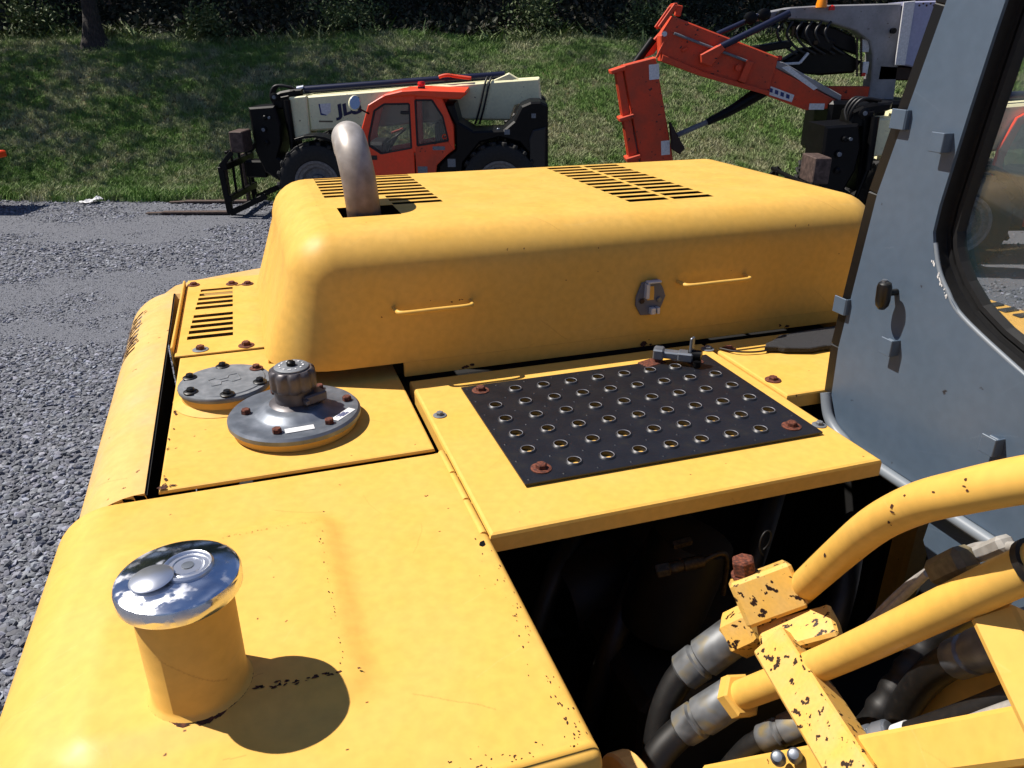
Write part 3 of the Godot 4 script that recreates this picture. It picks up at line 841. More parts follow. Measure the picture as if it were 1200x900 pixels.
func build_deck():
	var s := sb()
	# louvred plate in front of the counterweight
	var holes := []
	for k in 10:
		var v := 2.262 - 0.0405 * k - (0.03 if k > 4 else 0.0)
		holes.append([-0.172 - 0.002 * k, -0.086, v, v + 0.024])
	panel(s, -0.212, 0.0, 1.765, 2.395, D, 0.004, 0.003, holes)
	s.set_smooth_group(-1)
	box(s, V(-0.217, D - 0.012, 2.07), Vector3(0.006, 0.05, 0.56), 0.002)
	var lv := obj("louvre_plate", s, M.yellow, ex, "small yellow plate with ten louvre slots")
	for q in [[-0.088, 2.315, 0], [-0.193, 2.338, 0], [-0.157, 1.79, 1], [-0.057, 1.785, 2], [-0.045, 2.30, 0]]:
		bolted(q[0], q[1], D, 0.0095, M.rust, lv, null if q[2] == 0 else [null, M.dull_steel, M.rust][q[2]])
	s = sb()
	flakes(s, V(-0.06, D, 2.30), Vector3.UP, Vector3.RIGHT, 10, Vector2(0.02, 0.005), Vector2(0.002, 0.005))
	stuff(obj("rust_spots", s, M.flake, lv))
	# cover carrying the two round lids
	s = sb()
	panel(s, -0.2, 0.246, 1.1655, 1.755, D - 0.001, 0.006, 0.004)
	var cover := obj("tank_cover", s, M.yellow, ex)
	s = sb()
	for i in 14:
		flakes(s, V(-0.196 + rng.randf() * 0.006, D, 1.17 + rng.randf() * 0.4), Vector3.UP, V(0, 0, 1), 1, Vector2(0.0, 0.0), Vector2(0.001, 0.003))
	flakes(s, V(-0.185, D, 1.175), Vector3.UP, Vector3.RIGHT, 10, Vector2(0.012, 0.008), Vector2(0.0015, 0.004))
	stuff(obj("rust_spots", s, M.flake, cover))
	# round plate on a yellow collar
	var c := V(-0.098, D, 1.508)
	s = sb()
	lathe(s, [Vector2(0.101, 0), Vector2(0.092, 0.004), Vector2(0.084, 0.008), Vector2(0.083, 0.022), Vector2(0, 0.022)], Transform3D(Basis.IDENTITY, c), 48)
	var collar := obj("round_collar", s, M.yellow, ex)
	s = sb()
	lathe(s, [Vector2(0.087, 0.022), Vector2(0.088, 0.0235), Vector2(0.088, 0.030), Vector2(0.0865, 0.032), Vector2(0.078, 0.0322), Vector2(0.076, 0.0342), Vector2(0, 0.0344)], Transform3D(Basis.IDENTITY, c), 48)
	s.set_smooth_group(-1)
	var e := Transform3D(Basis(Vector3(1, 0, 0), Vector3(0, 0, -1), Vector3(0, 1, 0)), c + Vector3(0, 0.0344, 0)).rotated_local(Vector3(0, 0, 1), 0.35)
	obj("round_lid", s, M.dull_steel, collar, "dull grey round lid with a cast emblem and black bolts")
	s = sb()
	# cast emblem: a low outline of a broad letter-like shape
	var em := [[-0.03, -0.016], [-0.014, -0.018], [-0.01, -0.006], [0.006, -0.006], [0.01, -0.018], [0.026, -0.016], [0.032, 0.016], [0.014, 0.018], [0.008, 0.006], [-0.006, 0.006], [-0.012, 0.018], [-0.028, 0.016]]
	for i in em.size():
		var a = em[i]; var b = em[(i + 1) % em.size()]
		bar(s, e * Vector3(a[0], a[1], 0.0004), e * Vector3(b[0], b[1], 0.0004), 0.003, 0.0016, 0.0006)
	obj("cast_emblem", s, M.dull_steel, collar)
	for k in 6:
		var a := 1.05 * k + 0.45
		put("bolt", bolt_mesh(0.0078, 0.009), M.rust if k == 5 else M.black, collar, Transform3D(Basis(Vector3.UP, a), c + Vector3(cos(a) * 0.0735, 0.0342, sin(a) * 0.0735)))
	# flanged filler with breather knob
	c = V(0.024, D, 1.34)
	s = sb()
	lathe(s, [Vector2(0.112, 0.0), Vector2(0.112, 0.014), Vector2(0, 0.014)], Transform3D(Basis.IDENTITY, c), 48)
	var base := obj("filler_base", s, M.yellow, ex)
	s = sb()
	lathe(s, [Vector2(0.115, 0.013), Vector2(0.119, 0.015), Vector2(0.119, 0.0225), Vector2(0.115, 0.027), Vector2(0.104, 0.0275), Vector2(0.098, 0.0268), Vector2(0.072, 0.0272), Vector2(0.066, 0.030), Vector2(0.056, 0.037), Vector2(0.05, 0.039), Vector2(0.0, 0.039)], Transform3D(Basis.IDENTITY, c), 64)
	var fl := obj("filler_flange", s, M.zinc, base, "zinc flange with rusty bolts and white labels")
	for q in [[-0.085, 0.013], [-0.035, -0.083], [0.055, -0.075], [0.097, 0.012], [0.053, 0.082], [-0.03, 0.088]]:
		put("bolt", bolt_mesh(0.0085, 0.009, false), M.rust, base, Transform3D(Basis(Vector3.UP, q[0] * 9.0), c + V(q[0], 0.0272, q[1])))
	# labels
	for q in [[0.003, -0.083, 0.05, 0.017, 0.06], [0.083, -0.048, 0.052, 0.016, 0.8]]:
		s = sb()
		box(s, Vector3.ZERO, Vector3(q[2], 0.0008, q[3]), 0.0002)
		put("label", done(s), M.white, base, Transform3D(Basis(Vector3.UP, q[4]), c + V(q[0], 0.0279, q[1])))
	s = sb()
	for k in 4:
		box(s, Vector3(-0.004 + 0.0015 * k, 0, -0.0045 + 0.003 * k), Vector3(0.022 - 0.004 * (k % 2), 0.0004, 0.0018), 0.0001)
	put("label_print", done(s), M.ink, base, Transform3D(Basis(Vector3.UP, 0.8), c + V(0.083, 0.0286, -0.048)))
	# breather: neck, block, lobed knob, top disc
	var kc := c + V(0.004, 0.039, 0.012)
	s = sb()
	lathe(s, [Vector2(0.05, -0.002), Vector2(0.044, 0.003), Vector2(0.036, 0.005), Vector2(0.036, 0.028), Vector2(0, 0.028)], Transform3D(Basis.IDENTITY, kc), 32)
	obj("breather_neck", s, M.cast, base)
	s = sb()
	box(s, kc + Vector3(0.03, 0.0135, 0.018), Vector3(0.046, 0.019, 0.03), 0.003, Basis(Vector3.UP, 0.5))
	box(s, kc + Vector3(0.018, 0.014, 0.041), Vector3(0.009, 0.01, 0.014), 0.002, Basis(Vector3.UP, 0.5))
	obj("hasp", s, M.cast, base)
	s = sb()
	var rings := []
	for q in [[0.036, 0.026], [0.041, 0.029], [0.0425, 0.036], [0.0425, 0.058], [0.0405, 0.064], [0.036, 0.067]]:
		var ring := []
		for k in 80:
			var a := TAU * k / 80.0
			var w := pow(0.5 + 0.5 * cos(a * 10.0), 3.0) * (0.0048 if q[1] < 0.066 else 0.0015)
			ring.append(kc + Vector3(cos(a) * (q[0] - w), q[1], sin(a) * (q[0] - w)))
		rings.append(ring)
	s.set_smooth_group(1)
	for i in rings.size() - 1:
		for k in 80:
			quad(s, rings[i + 1][k], rings[i + 1][(k + 1) % 80], rings[i][(k + 1) % 80], rings[i][k])
	s.set_smooth_group(-1)
	for k in 80: tri(s, kc + Vector3(0, 0.067, 0), rings[5][(k + 1) % 80], rings[5][k])
	var knob := obj("breather_knob", s, M.cast, base, "lobed dark metal breather knob")
	s = sb()
	lathe(s, [Vector2(0.031, 0.0668), Vector2(0.031, 0.0702), Vector2(0.029, 0.0715), Vector2(0, 0.0718)], Transform3D(Basis.IDENTITY, kc), 40)
	obj("top_disc", s, M.dull_steel, base)
	s = sb()
	for k in 12:                            # worn raised lettering ring, no longer legible
		var a := TAU * k / 12.0 + 0.2
		box(s, kc + Vector3(cos(a) * 0.021, 0.0721, sin(a) * 0.021), Vector3(0.0065 - 0.002 * (k % 3), 0.0012, 0.0035), 0.0003, Basis(Vector3.UP, -a + 1.57 + 0.3 * (k % 2)))
	obj("raised_marks", s, M.white, base)
	s = sb()
	lathe(s, [Vector2(0.008, 0.0715), Vector2(0.008, 0.078), Vector2(0.0055, 0.0805), Vector2(0, 0.081)], Transform3D(Basis.IDENTITY, kc), 12)
	obj("stud", s, M.machine_black, base)
	# pointed tab of the hood sealing at its corner
	s = sb()
	prism(s, [[-0.008, 0.0], [0.006, 0.0], [0.0, 0.05]], -0.002, 0.002, 0.0005, Transform3D(Basis.IDENTITY, V(-0.005, D, 1.66)))
	obj("corner_tab", s, M.yellow, ex)
	# hinged door over the engine bay
	s = sb()
	panel(s, 0.262, 0.956, 0.886, 1.466, D, 0.031, 0.006)
	var door := obj("bay_door", s, M.yellow_clean, ex, "yellow bay door with a black tread plate bolted on")
	for q in [[0.272 + 0.012, 1.286], [0.938, 1.026]]:
		bolted(q[0], q[1], D, 0.0068, M.dull_steel, door, M.dull_steel)
	tread_plate(door)
	door_latch(door)
	# hinge between tank and door
	for q in [[0.895, 0.985], [0.99, 1.07], [1.075, 1.15]]:
		s = sb()
		tube(s, [V(0.254, D - 0.004, q[0]), V(0.254, D - 0.004, q[1])], 0.0065, 10)
		obj("hinge_knuckle", s, M.yellow, ex)
	s = sb()
	box(s, V(0.249, D - 0.0035, 1.02), Vector3(0.018, 0.003, 0.26), 0.001)
	obj("hinge_leaf", s, M.yellow, ex)
	# right-hand plate beside the cab
	s = sb()
	panel(s, 0.968, 1.4, 1.16, 1.468, D - 0.003, 0.03, 0.005)
	var rp := obj("side_plate", s, M.yellow, ex)
	for q in [[0.997, 1.415], [0.987, 1.234]]: bolted(q[0], q[1], D - 0.003, 0.0095, M.rust, rp)
	bolted(0.947, 1.425, D, 0.0085, M.dull_steel, door)
	s = sb()
	var strip := []
	for q in [[1.062, 1.372], [1.08, 1.392], [1.1, 1.4], [1.14, 1.425], [1.2, 1.432], [1.3, 1.436], [1.375, 1.43], [1.372, 1.335], [1.3, 1.33], [1.25, 1.318], [1.2, 1.335], [1.155, 1.332], [1.12, 1.345], [1.1, 1.352], [1.09, 1.362]]: strip.append(q)
	prism(s, strip, D + 0.001, D + 0.013, 0.002, Transform3D(Basis(Vector3(1, 0, 0), Vector3(0, 0, -1), Vector3(0, 1, 0)), Vector3.ZERO))
	obj("grip_tape", s, M.grip, ex, "peeling black gritty anti-slip tape")
	s = sb()
	tube(s, smooth([V(0.975, D + 0.002, 1.418), V(1.0, D + 0.004, 1.382), V(1.05, D + 0.003, 1.37), V(1.1, D + 0.006, 1.374)], 6), 0.0022, 8)
	obj("loose_wire", s, M.rubber, ex)
	# far side deck seen through the cab
	s = sb()
	panel(s, 1.42, 1.885, 1.18, 2.26, D, 0.06, 0.006)
	box(s, V(1.65, 1.75, 1.72), Vector3(0.42, 0.78, 1.05), 0.01)
	var fd := obj("far_deck", s, M.yellow, ex)
	for k in 16:
		s = sb()
		box(s, V(1.845, D + 0.002, 1.24 + 0.045 * k), Vector3(0.05, 0.004, 0.024), 0.001)
		obj("tread_strip", s, M.grip, fd)
	# side door of the machine with curved louvres
	side_door()

func side_door():
	var s := sb()
	var prof := []          # (u, h, u and h across the thickness follow)
	for k in 13:
		var t := k / 12.0
		var a := t * 0.5 * PI
		prof.append(Vector2(-0.221 - 0.13 * sin(a) , D - 0.004 - 0.125 * (1.0 - cos(a))))
	for h in [1.9, 1.6, 1.3]: prof.append(Vector2(-0.353 - (2.07 - h) * 0.06, h))
	var vs := [1.172, 1.186]
	for k in 9: vs.append_array([1.93 + 0.034 * k, 1.93 + 0.034 * k + 0.016])
	vs.append_array([2.27, 2.285])
	vs = uniq(vs)
	var skin := s
	var shade_skin := sb()  # inner skin coloured dark, standing in for shade in the gap
	for e in 2:                # outer skin and inner skin
		s = shade_skin if e == 1 else skin
		var th := 0.004 * e
		s.set_smooth_group(1 + e)
		for i in prof.size() - 1:
			for j in vs.size() - 1:
				var slot: bool = i >= 5 and i < 11 and j >= 2 and j < 20 and j % 2 == 0
				if slot: continue
				var sk := func(p: Vector2, v: float): return V(p.x + (v - 1.166) * -0.02 + th * 0.8, p.y - th + 0.004 * smoothstep(2.0, 2.3, v), v)
				quad(s, sk.call(prof[i], vs[j]), sk.call(prof[i + 1], vs[j]), sk.call(prof[i + 1], vs[j + 1]), sk.call(prof[i], vs[j + 1]))
	s = skin
	s.set_smooth_group(-1)
	for v in [1.173, 2.284]:
		for i in prof.size() - 1:
			var a: Vector2 = prof[i]; var b: Vector2 = prof[i + 1]; var du: float = (v - 1.166) * -0.02
			quad(s, V(a.x + du, a.y, v), V(b.x + du, b.y, v), V(b.x + du + 0.016, b.y - 0.004, v), V(a.x + du + 0.003, a.y - 0.016, v))
	var dr := obj("side_door", s, M.yellow_pale, ex, "curved side door with bent rusty louvres")
	obj("door_shade_skin", shade_skin, M.bay, dr)
	s = sb()
	for k in 40:
		var a := rng.randf_range(0.5, 1.25)
		var v := rng.randf_range(1.94, 2.27)
		var n := V(-sin(a), cos(a), 0)
		flakes(s, V(-0.228 - 0.125 * sin(a) - (v - 1.166) * 0.02, D - 0.004 - 0.125 * (1.0 - cos(a)) + 0.004 * smoothstep(2.0, 2.3, v), v), n, n.cross(Vector3(0, 0, 1)), 3, Vector2(0.008, 0.006), Vector2(0.002, 0.007))
	stuff(obj("rust_spots", s, M.flake, dr))
	s = sb()
	box(s, V(-0.305, 1.75, 1.75), Vector3(0.05, 0.72, 1.0), 0.01)
	obj("louvre_light_stop", s, M.bay, ex)  # dark box added close under the louvres to keep out sunlit stripes

func tread_plate(door: Node):
	var u0 := 0.352; var u1 := 0.918; var v0 := 0.992; var v1 := 1.385
	var h := D + 0.0065
	var s := sb()
	var nu := 9; var nv := 6
	var du := 0.0605; var dv := 0.0615
	var a0 := (u0 + u1) / 2 - du * nu / 2; var b0 := (v0 + v1) / 2 - dv * nv / 2
	# margins and unpunched cells
	var frame := [[u0, u1, v0, b0], [u0, u1, b0 + dv * nv, v1], [u0, a0, b0, b0 + dv * nv], [a0 + du * nu, u1, b0, b0 + dv * nv]]
	var spots := []
	for i in nu:
		for j in nv:
			if (j == 0 or j == nv - 1) and (i == 0 or i == nu - 1):
				frame.append([a0 + du * i, a0 + du * (i + 1), b0 + dv * j, b0 + dv * (j + 1)])
			else:
				spots.append(V(a0 + du * (i + 0.5), h, b0 + dv * (j + 0.5)))
	s.set_smooth_group(-1)
	for q in frame: quad(s, V(q[0], h, q[2]), V(q[1], h, q[2]), V(q[1], h, q[3]), V(q[0], h, q[3]))
	var n := 24
	for c in spots:
		for e in 2:
			for k in n:
				var p := TAU * k / n; var q := TAU * (k + 1) / n
				var sq := func(a): return c + Vector3(cos(a) / maxf(absf(cos(a)), absf(sin(a))) * du * 0.5, 0, sin(a) / maxf(absf(cos(a)), absf(sin(a))) * dv * 0.5)
				var ci := func(a, r, y): return c + Vector3(cos(a) * r, y, sin(a) * r)
				if e == 0:
					s.set_smooth_group(-1)
					quad(s, ci.call(p, 0.0155, 0), sq.call(p), sq.call(q), ci.call(q, 0.0155, 0))
	var o := V(0, 0, 0)
	for q in [[u0, v0, u1, v0], [u1, v0, u1, v1], [u1, v1, u0, v1], [u0, v1, u0, v0]]:
		s.set_smooth_group(-1)
		quad(s, V(q[0], h - 0.003, q[1]), V(q[2], h - 0.003, q[3]), V(q[2], h, q[3]), V(q[0], h, q[1]))
	var plate := obj("tread_plate", s, M.black_plate, door)
	# raised collars round the holes
	s = sb()
	s.set_smooth_group(1)
	lathe(s, [Vector2(0.0158, -0.0002), Vector2(0.0145, 0.0014), Vector2(0.0128, 0.003), Vector2(0.0122, 0.0033)], Transform3D.IDENTITY, n)
	lathe(s, [Vector2(0.0112, 0.0028), Vector2(0.0109, -0.001), Vector2(0.0112, -0.0055)], Transform3D.IDENTITY, n)
	var rim := done(s)
	s = sb()
	lathe(s, [Vector2(0.0122, 0.0033), Vector2(0.0117, 0.0035), Vector2(0.0112, 0.0028)], Transform3D.IDENTITY, n)
	var lip := done(s)
	for c in spots:
		put("raised_rim", rim, M.black_plate, plate, c)
		put("worn_lip", lip, M.worn_rim, plate, c)
	# little punched points between the holes
	s = sb()
	for i in nu + 1:
		for j in nv + 1:
			lathe(s, [Vector2(0.0030, 0), Vector2(0.002, 0.0006), Vector2(0, 0.0008)], Transform3D(Basis.IDENTITY, V(clampf(a0 + du * i, u0 + 0.01, u1 - 0.01), h, clampf(b0 + dv * j, v0 + 0.01, v1 - 0.01))), 8)
	obj("punch_marks", s, M.black_plate, plate)
	for q in [[0.385, 1.357], [0.393, 1.03], [0.878, 1.028], [0.873, 1.355]]:
		put("washer", washer_mesh(0.0175), M.rust, door, V(q[0], h, q[1]))
		put("bolt", bolt_mesh(0.0095, 0.008, false), M.rust, door, Transform3D(Basis(Vector3.UP, q[0] * 5.0), V(q[0], h + 0.002, q[1])))

func door_latch(door: Node):
	var s := sb()
	var a := V(0.795, D + 0.026, 1.385); var b := V(0.852, D + 0.026, 1.343)
	bar(s, a, b, 0.022, 0.016, 0.003)
	bar(s, a.lerp(b, -0.12), a.lerp(b, 0.2), 0.03, 0.024, 0.003)
	bar(s, a.lerp(b, 0.62), a.lerp(b, 1.08), 0.028, 0.02, 0.003)
	box(s, b + Vector3(0.001, 0.027, 0.0), Vector3(0.015, 0.034, 0.006), 0.002, Basis(Vector3.UP, 0.6))
	var l := obj("latch_arm", s, M.zinc, door, "grey steel over-centre latch on the tread plate")
	s = sb()
	box(s, a + Vector3(-0.014, -0.02, 0.004), Vector3(0.055, 0.005, 0.034), 0.0015, Basis(Vector3.UP, 0.3))
	lathe(s, [Vector2(0.011, 0), Vector2(0.011, 0.022), Vector2(0, 0.024)], Transform3D(Basis.IDENTITY, a + Vector3(0.002, -0.02, 0)), 12)
	obj("latch_foot", s, M.rust, door)
	s = sb()
	lathe(s, [Vector2(0.012, -0.014), Vector2(0.012, 0.014), Vector2(0, 0.015)], aim(b + Vector3(0.008, 0.004, 0.004), b - a + Vector3(0.02, 0, 0.03)), 14)
	lathe(s, [Vector2(0.009, 0), Vector2(0.009, 0.012), Vector2(0, 0.013)], Transform3D(Basis.IDENTITY, b + Vector3(0.006, -0.016, 0.018)), 12)
	obj("latch_pivot", s, M.machine_black, door)

func build_tank():
	var s := sb()
	var us := []
	# profile from the right edge over the top and down the left shoulder
	var prof := []
	prof.append(Vector2(0.262, 1.3)); prof.append(Vector2(0.262, D - 0.03))
	for k in 5:
		var a := 0.5 * PI * k / 4.0
		prof.append(Vector2(0.252 + 0.010 * cos(a), D - 0.010 + 0.010 * sin(a)))
	var n := 54
	for i in range(1, n): prof.append(Vector2(lerp(0.252, -0.262, float(i) / n), D))
	for k in 11:
		var a := 0.5 * PI * k / 10.0
		prof.append(Vector2(-0.262 - 0.095 * sin(a), D - 0.095 * (1.0 - cos(a))))
	prof.append(Vector2(-0.362, 1.9)); prof.append(Vector2(-0.37, 1.3))
	var vs := []
	for i in 53: vs.append(lerp(0.506, 1.142, i / 52.0))
	var z := func(p: Vector2, v: float):
		var h := p.y
		# the raised field round the filler neck
		var qx := absf(p.x + 0.1) - 0.115; var qy := absf(v - 0.83) - 0.145
		var dist := Vector2(maxf(qx, 0.0), maxf(qy, 0.0)).length() + minf(maxf(qx, qy), 0.0)
		if p.y > D - 0.02: h += 0.008 * smoothstep(0.054, 0.018, dist)
		return V(p.x, h, v)
	s.set_smooth_group(1)
	for i in prof.size() - 1:
		for j in vs.size() - 1:
			quad(s, z.call(prof[i], vs[j]), z.call(prof[i], vs[j + 1]), z.call(prof[i + 1], vs[j + 1]), z.call(prof[i + 1], vs[j]))
	# rounded front and rear edges
	for e in [[0.506, -1.0], [1.142, 1.0]]:
		var c := Vector2(-0.05, 1.7)
		for i in prof.size() - 1:
			var rows := []
			for k in 5:
				var a := 0.5 * PI * k / 4.0
				var ins := 0.010 * (1.0 - cos(a))
				var row := []
				for p in [prof[i], prof[i + 1]]:
					var d: Vector2 = (c - p).normalized() * ins
					row.append(V(p.x + d.x * 0.3, p.y - (ins if p.y > D - 0.12 else 0.0), e[0] + e[1] * 0.010 * sin(a)))
				rows.append(row)
			rows.append([V(prof[i].x * 0.98, 1.3, e[0] + e[1] * 0.010), V(prof[i + 1].x * 0.98, 1.3, e[0] + e[1] * 0.010)])
			for k in 5: quad(s, rows[k][0], rows[k + 1][0], rows[k + 1][1], rows[k][1])
	var tank := obj("fuel_tank", s, M.yellow, ex, "yellow fuel tank top with a raised field round its filler neck")
	# neck and cap
	var c := V(-0.121, D + 0.008, 0.712)
	s = sb()
	lathe(s, [Vector2(0.0545, 0.0), Vector2(0.0515, 0.003), Vector2(0.0495, 0.006), Vector2(0.0495, 0.14)], Transform3D(Basis.IDENTITY, c), 48)
	var neck := obj("filler_neck", s, M.yellow_clean, tank)
	s = sb()
	var t := c + Vector3(0, 0.128, 0)
	lathe(s, [Vector2(0.052, -0.002), Vector2(0.0605, 0.0), Vector2(0.0615, 0.002), Vector2(0.0615, 0.014), Vector2(0.060, 0.0175), Vector2(0.056, 0.0195), Vector2(0.0, 0.0202)], Transform3D(Basis.IDENTITY, t), 64)
	obj("chrome_cap", s, M.chrome, tank, "scratched chrome filler cap with a swivelling lock cover")
	s = sb()
	var t2 := t + V(0.010, 0.0, 0.006)
	lathe(s, [Vector2(0.0255, 0.019), Vector2(0.0255, 0.0225), Vector2(0.0235, 0.0245), Vector2(0.0215, 0.0235), Vector2(0.0205, 0.0215), Vector2(0.0165, 0.0215), Vector2(0.0155, 0.0235), Vector2(0.0145, 0.0235), Vector2(0.0135, 0.0222), Vector2(0.0, 0.0222)], Transform3D(Basis.IDENTITY, t2), 48)
	obj("lock_ring", s, M.satin, tank)
	s = sb()
	lathe(s, [Vector2(0.0, 0.0), Vector2(0.0205, 0.0002), Vector2(0.0215, 0.0010), Vector2(0.0195, 0.0026), Vector2(0.0, 0.0036)], Transform3D(Basis(Vector3(0.3, 0, 1).normalized(), 0.07), t + V(-0.023, 0.0228, -0.007)), 40)
	obj("lock_cover", s, M.satin, tank)
	s = sb()
	lathe(s, [Vector2(0.0, 0.0256), Vector2(0.006, 0.0262), Vector2(0.0062, 0.0265), Vector2(0.0, 0.027)], Transform3D(Basis.IDENTITY, t2 + Vector3(0, -0.0035, 0)), 20)
	obj("lock_barrel", s, M.zinc, tank)
	# rust along the neck's foot, the field's edge and the right-hand lip
	s = sb()
	for i in 46:
		var a := rng.randf_range(-1.2, 1.5)
		var p := c + Vector3(sin(a) * 0.054, -0.0005, cos(a) * 0.054)
		flakes(s, p, Vector3(sin(a) * 0.5, 1, cos(a) * 0.5).normalized(), Vector3(cos(a), 0, -sin(a)), 2, Vector2(0.004, 0.003), Vector2(0.001, 0.0038 if a > -0.5 else 0.0018))
	for i in 30:
		flakes(s, c + V(rng.randf_range(0.05, 0.17), 0.0, -0.03 + rng.randfn() * 0.003 ), Vector3.UP, Vector3.RIGHT, 1, Vector2(0.004, 0.002), Vector2(0.0008, 0.0022))
	for i in 26:
		flakes(s, V(0.030 + rng.randfn() * 0.002, D + 0.0082, rng.randf_range(0.69, 0.97)), Vector3.UP, V(0, 0, 1), 1, Vector2(0.003, 0.001), Vector2(0.0003, 0.001))
	for i in 24:
		flakes(s, V(rng.randf_range(-0.1, 0.03), D + 0.0082, 0.990 + rng.randfn() * 0.0015), Vector3.UP, Vector3.RIGHT, 1, Vector2(0.003, 0.001), Vector2(0.0003, 0.0008))
	for i in 60:
		var q := rng.randf()
		flakes(s, V(0.254 - absf(rng.randfn()) * 0.012, D, lerp(0.515, 0.9, q * q)), Vector3.UP, V(0.2, 0, 1), 1, Vector2(0.003, 0.002), Vector2(0.0004, 0.0013))
	for i in 36:
		flakes(s, V(rng.randf_range(0.1, 0.25), D, 0.512 + absf(rng.randfn()) * 0.012), Vector3.UP, Vector3.RIGHT, 1, Vector2(0.003, 0.001), Vector2(0.0004, 0.0012))
	stuff(obj("rust_spots", s, M.flake, tank))
	s = sb()
	flakes(s, V(0.246, D + 0.0002, 0.872), Vector3.UP, V(0.3, 0, 1), 3, Vector2(0.003, 0.001), Vector2(0.004, 0.006))
	obj("scraped_patch", s, M.machine_black, tank)

func star(s: SurfaceTool, outer: PackedVector2Array, inner: PackedVector2Array, c: Vector2, at: Callable):
	var angs := []
	for p in outer: angs.append((p - c).angle())
	for p in inner: angs.append((p - c).angle())
	for k in 40: angs.append(-PI + TAU * k / 40.0)
	angs = uniq(angs)
	var hit := func(poly: PackedVector2Array, a: float) -> Vector2:
		var best := c
		var d := Vector2(cos(a), sin(a)) * 20.0
		for i in poly.size():
			var x = Geometry2D.segment_intersects_segment(c, c + d, poly[i], poly[(i + 1) % poly.size()])
			if x != null and x.distance_to(c) > best.distance_to(c): best = x
		for p in poly:
			if absf(angle_difference((p - c).angle(), a)) < 1e-5: best = p
		return best
	for i in angs.size():
		var a = angs[i]; var b = angs[(i + 1) % angs.size()]
		quad(s, at.call(hit.call(inner, a)), at.call(hit.call(outer, a)), at.call(hit.call(outer, b)), at.call(hit.call(inner, b)))

func soften(p: Array, r: float, n := 5) -> PackedVector2Array:     # polygon with rounded corners
	var out := PackedVector2Array()
	for i in p.size():
		var a := Vector2(p[(i + p.size() - 1) % p.size()][0], p[(i + p.size() - 1) % p.size()][1]); var b := Vector2(p[i][0], p[i][1]); var c := Vector2(p[(i + 1) % p.size()][0], p[(i + 1) % p.size()][1])
		var k := minf(r, minf(a.distance_to(b), b.distance_to(c)) * 0.45)
		var s := b + (a - b).normalized() * k; var e := b + (c - b).normalized() * k
		for j in n + 1:
			var t := float(j) / n
			out.append(s.lerp(b, t).lerp(b.lerp(e, t), t))
	return out

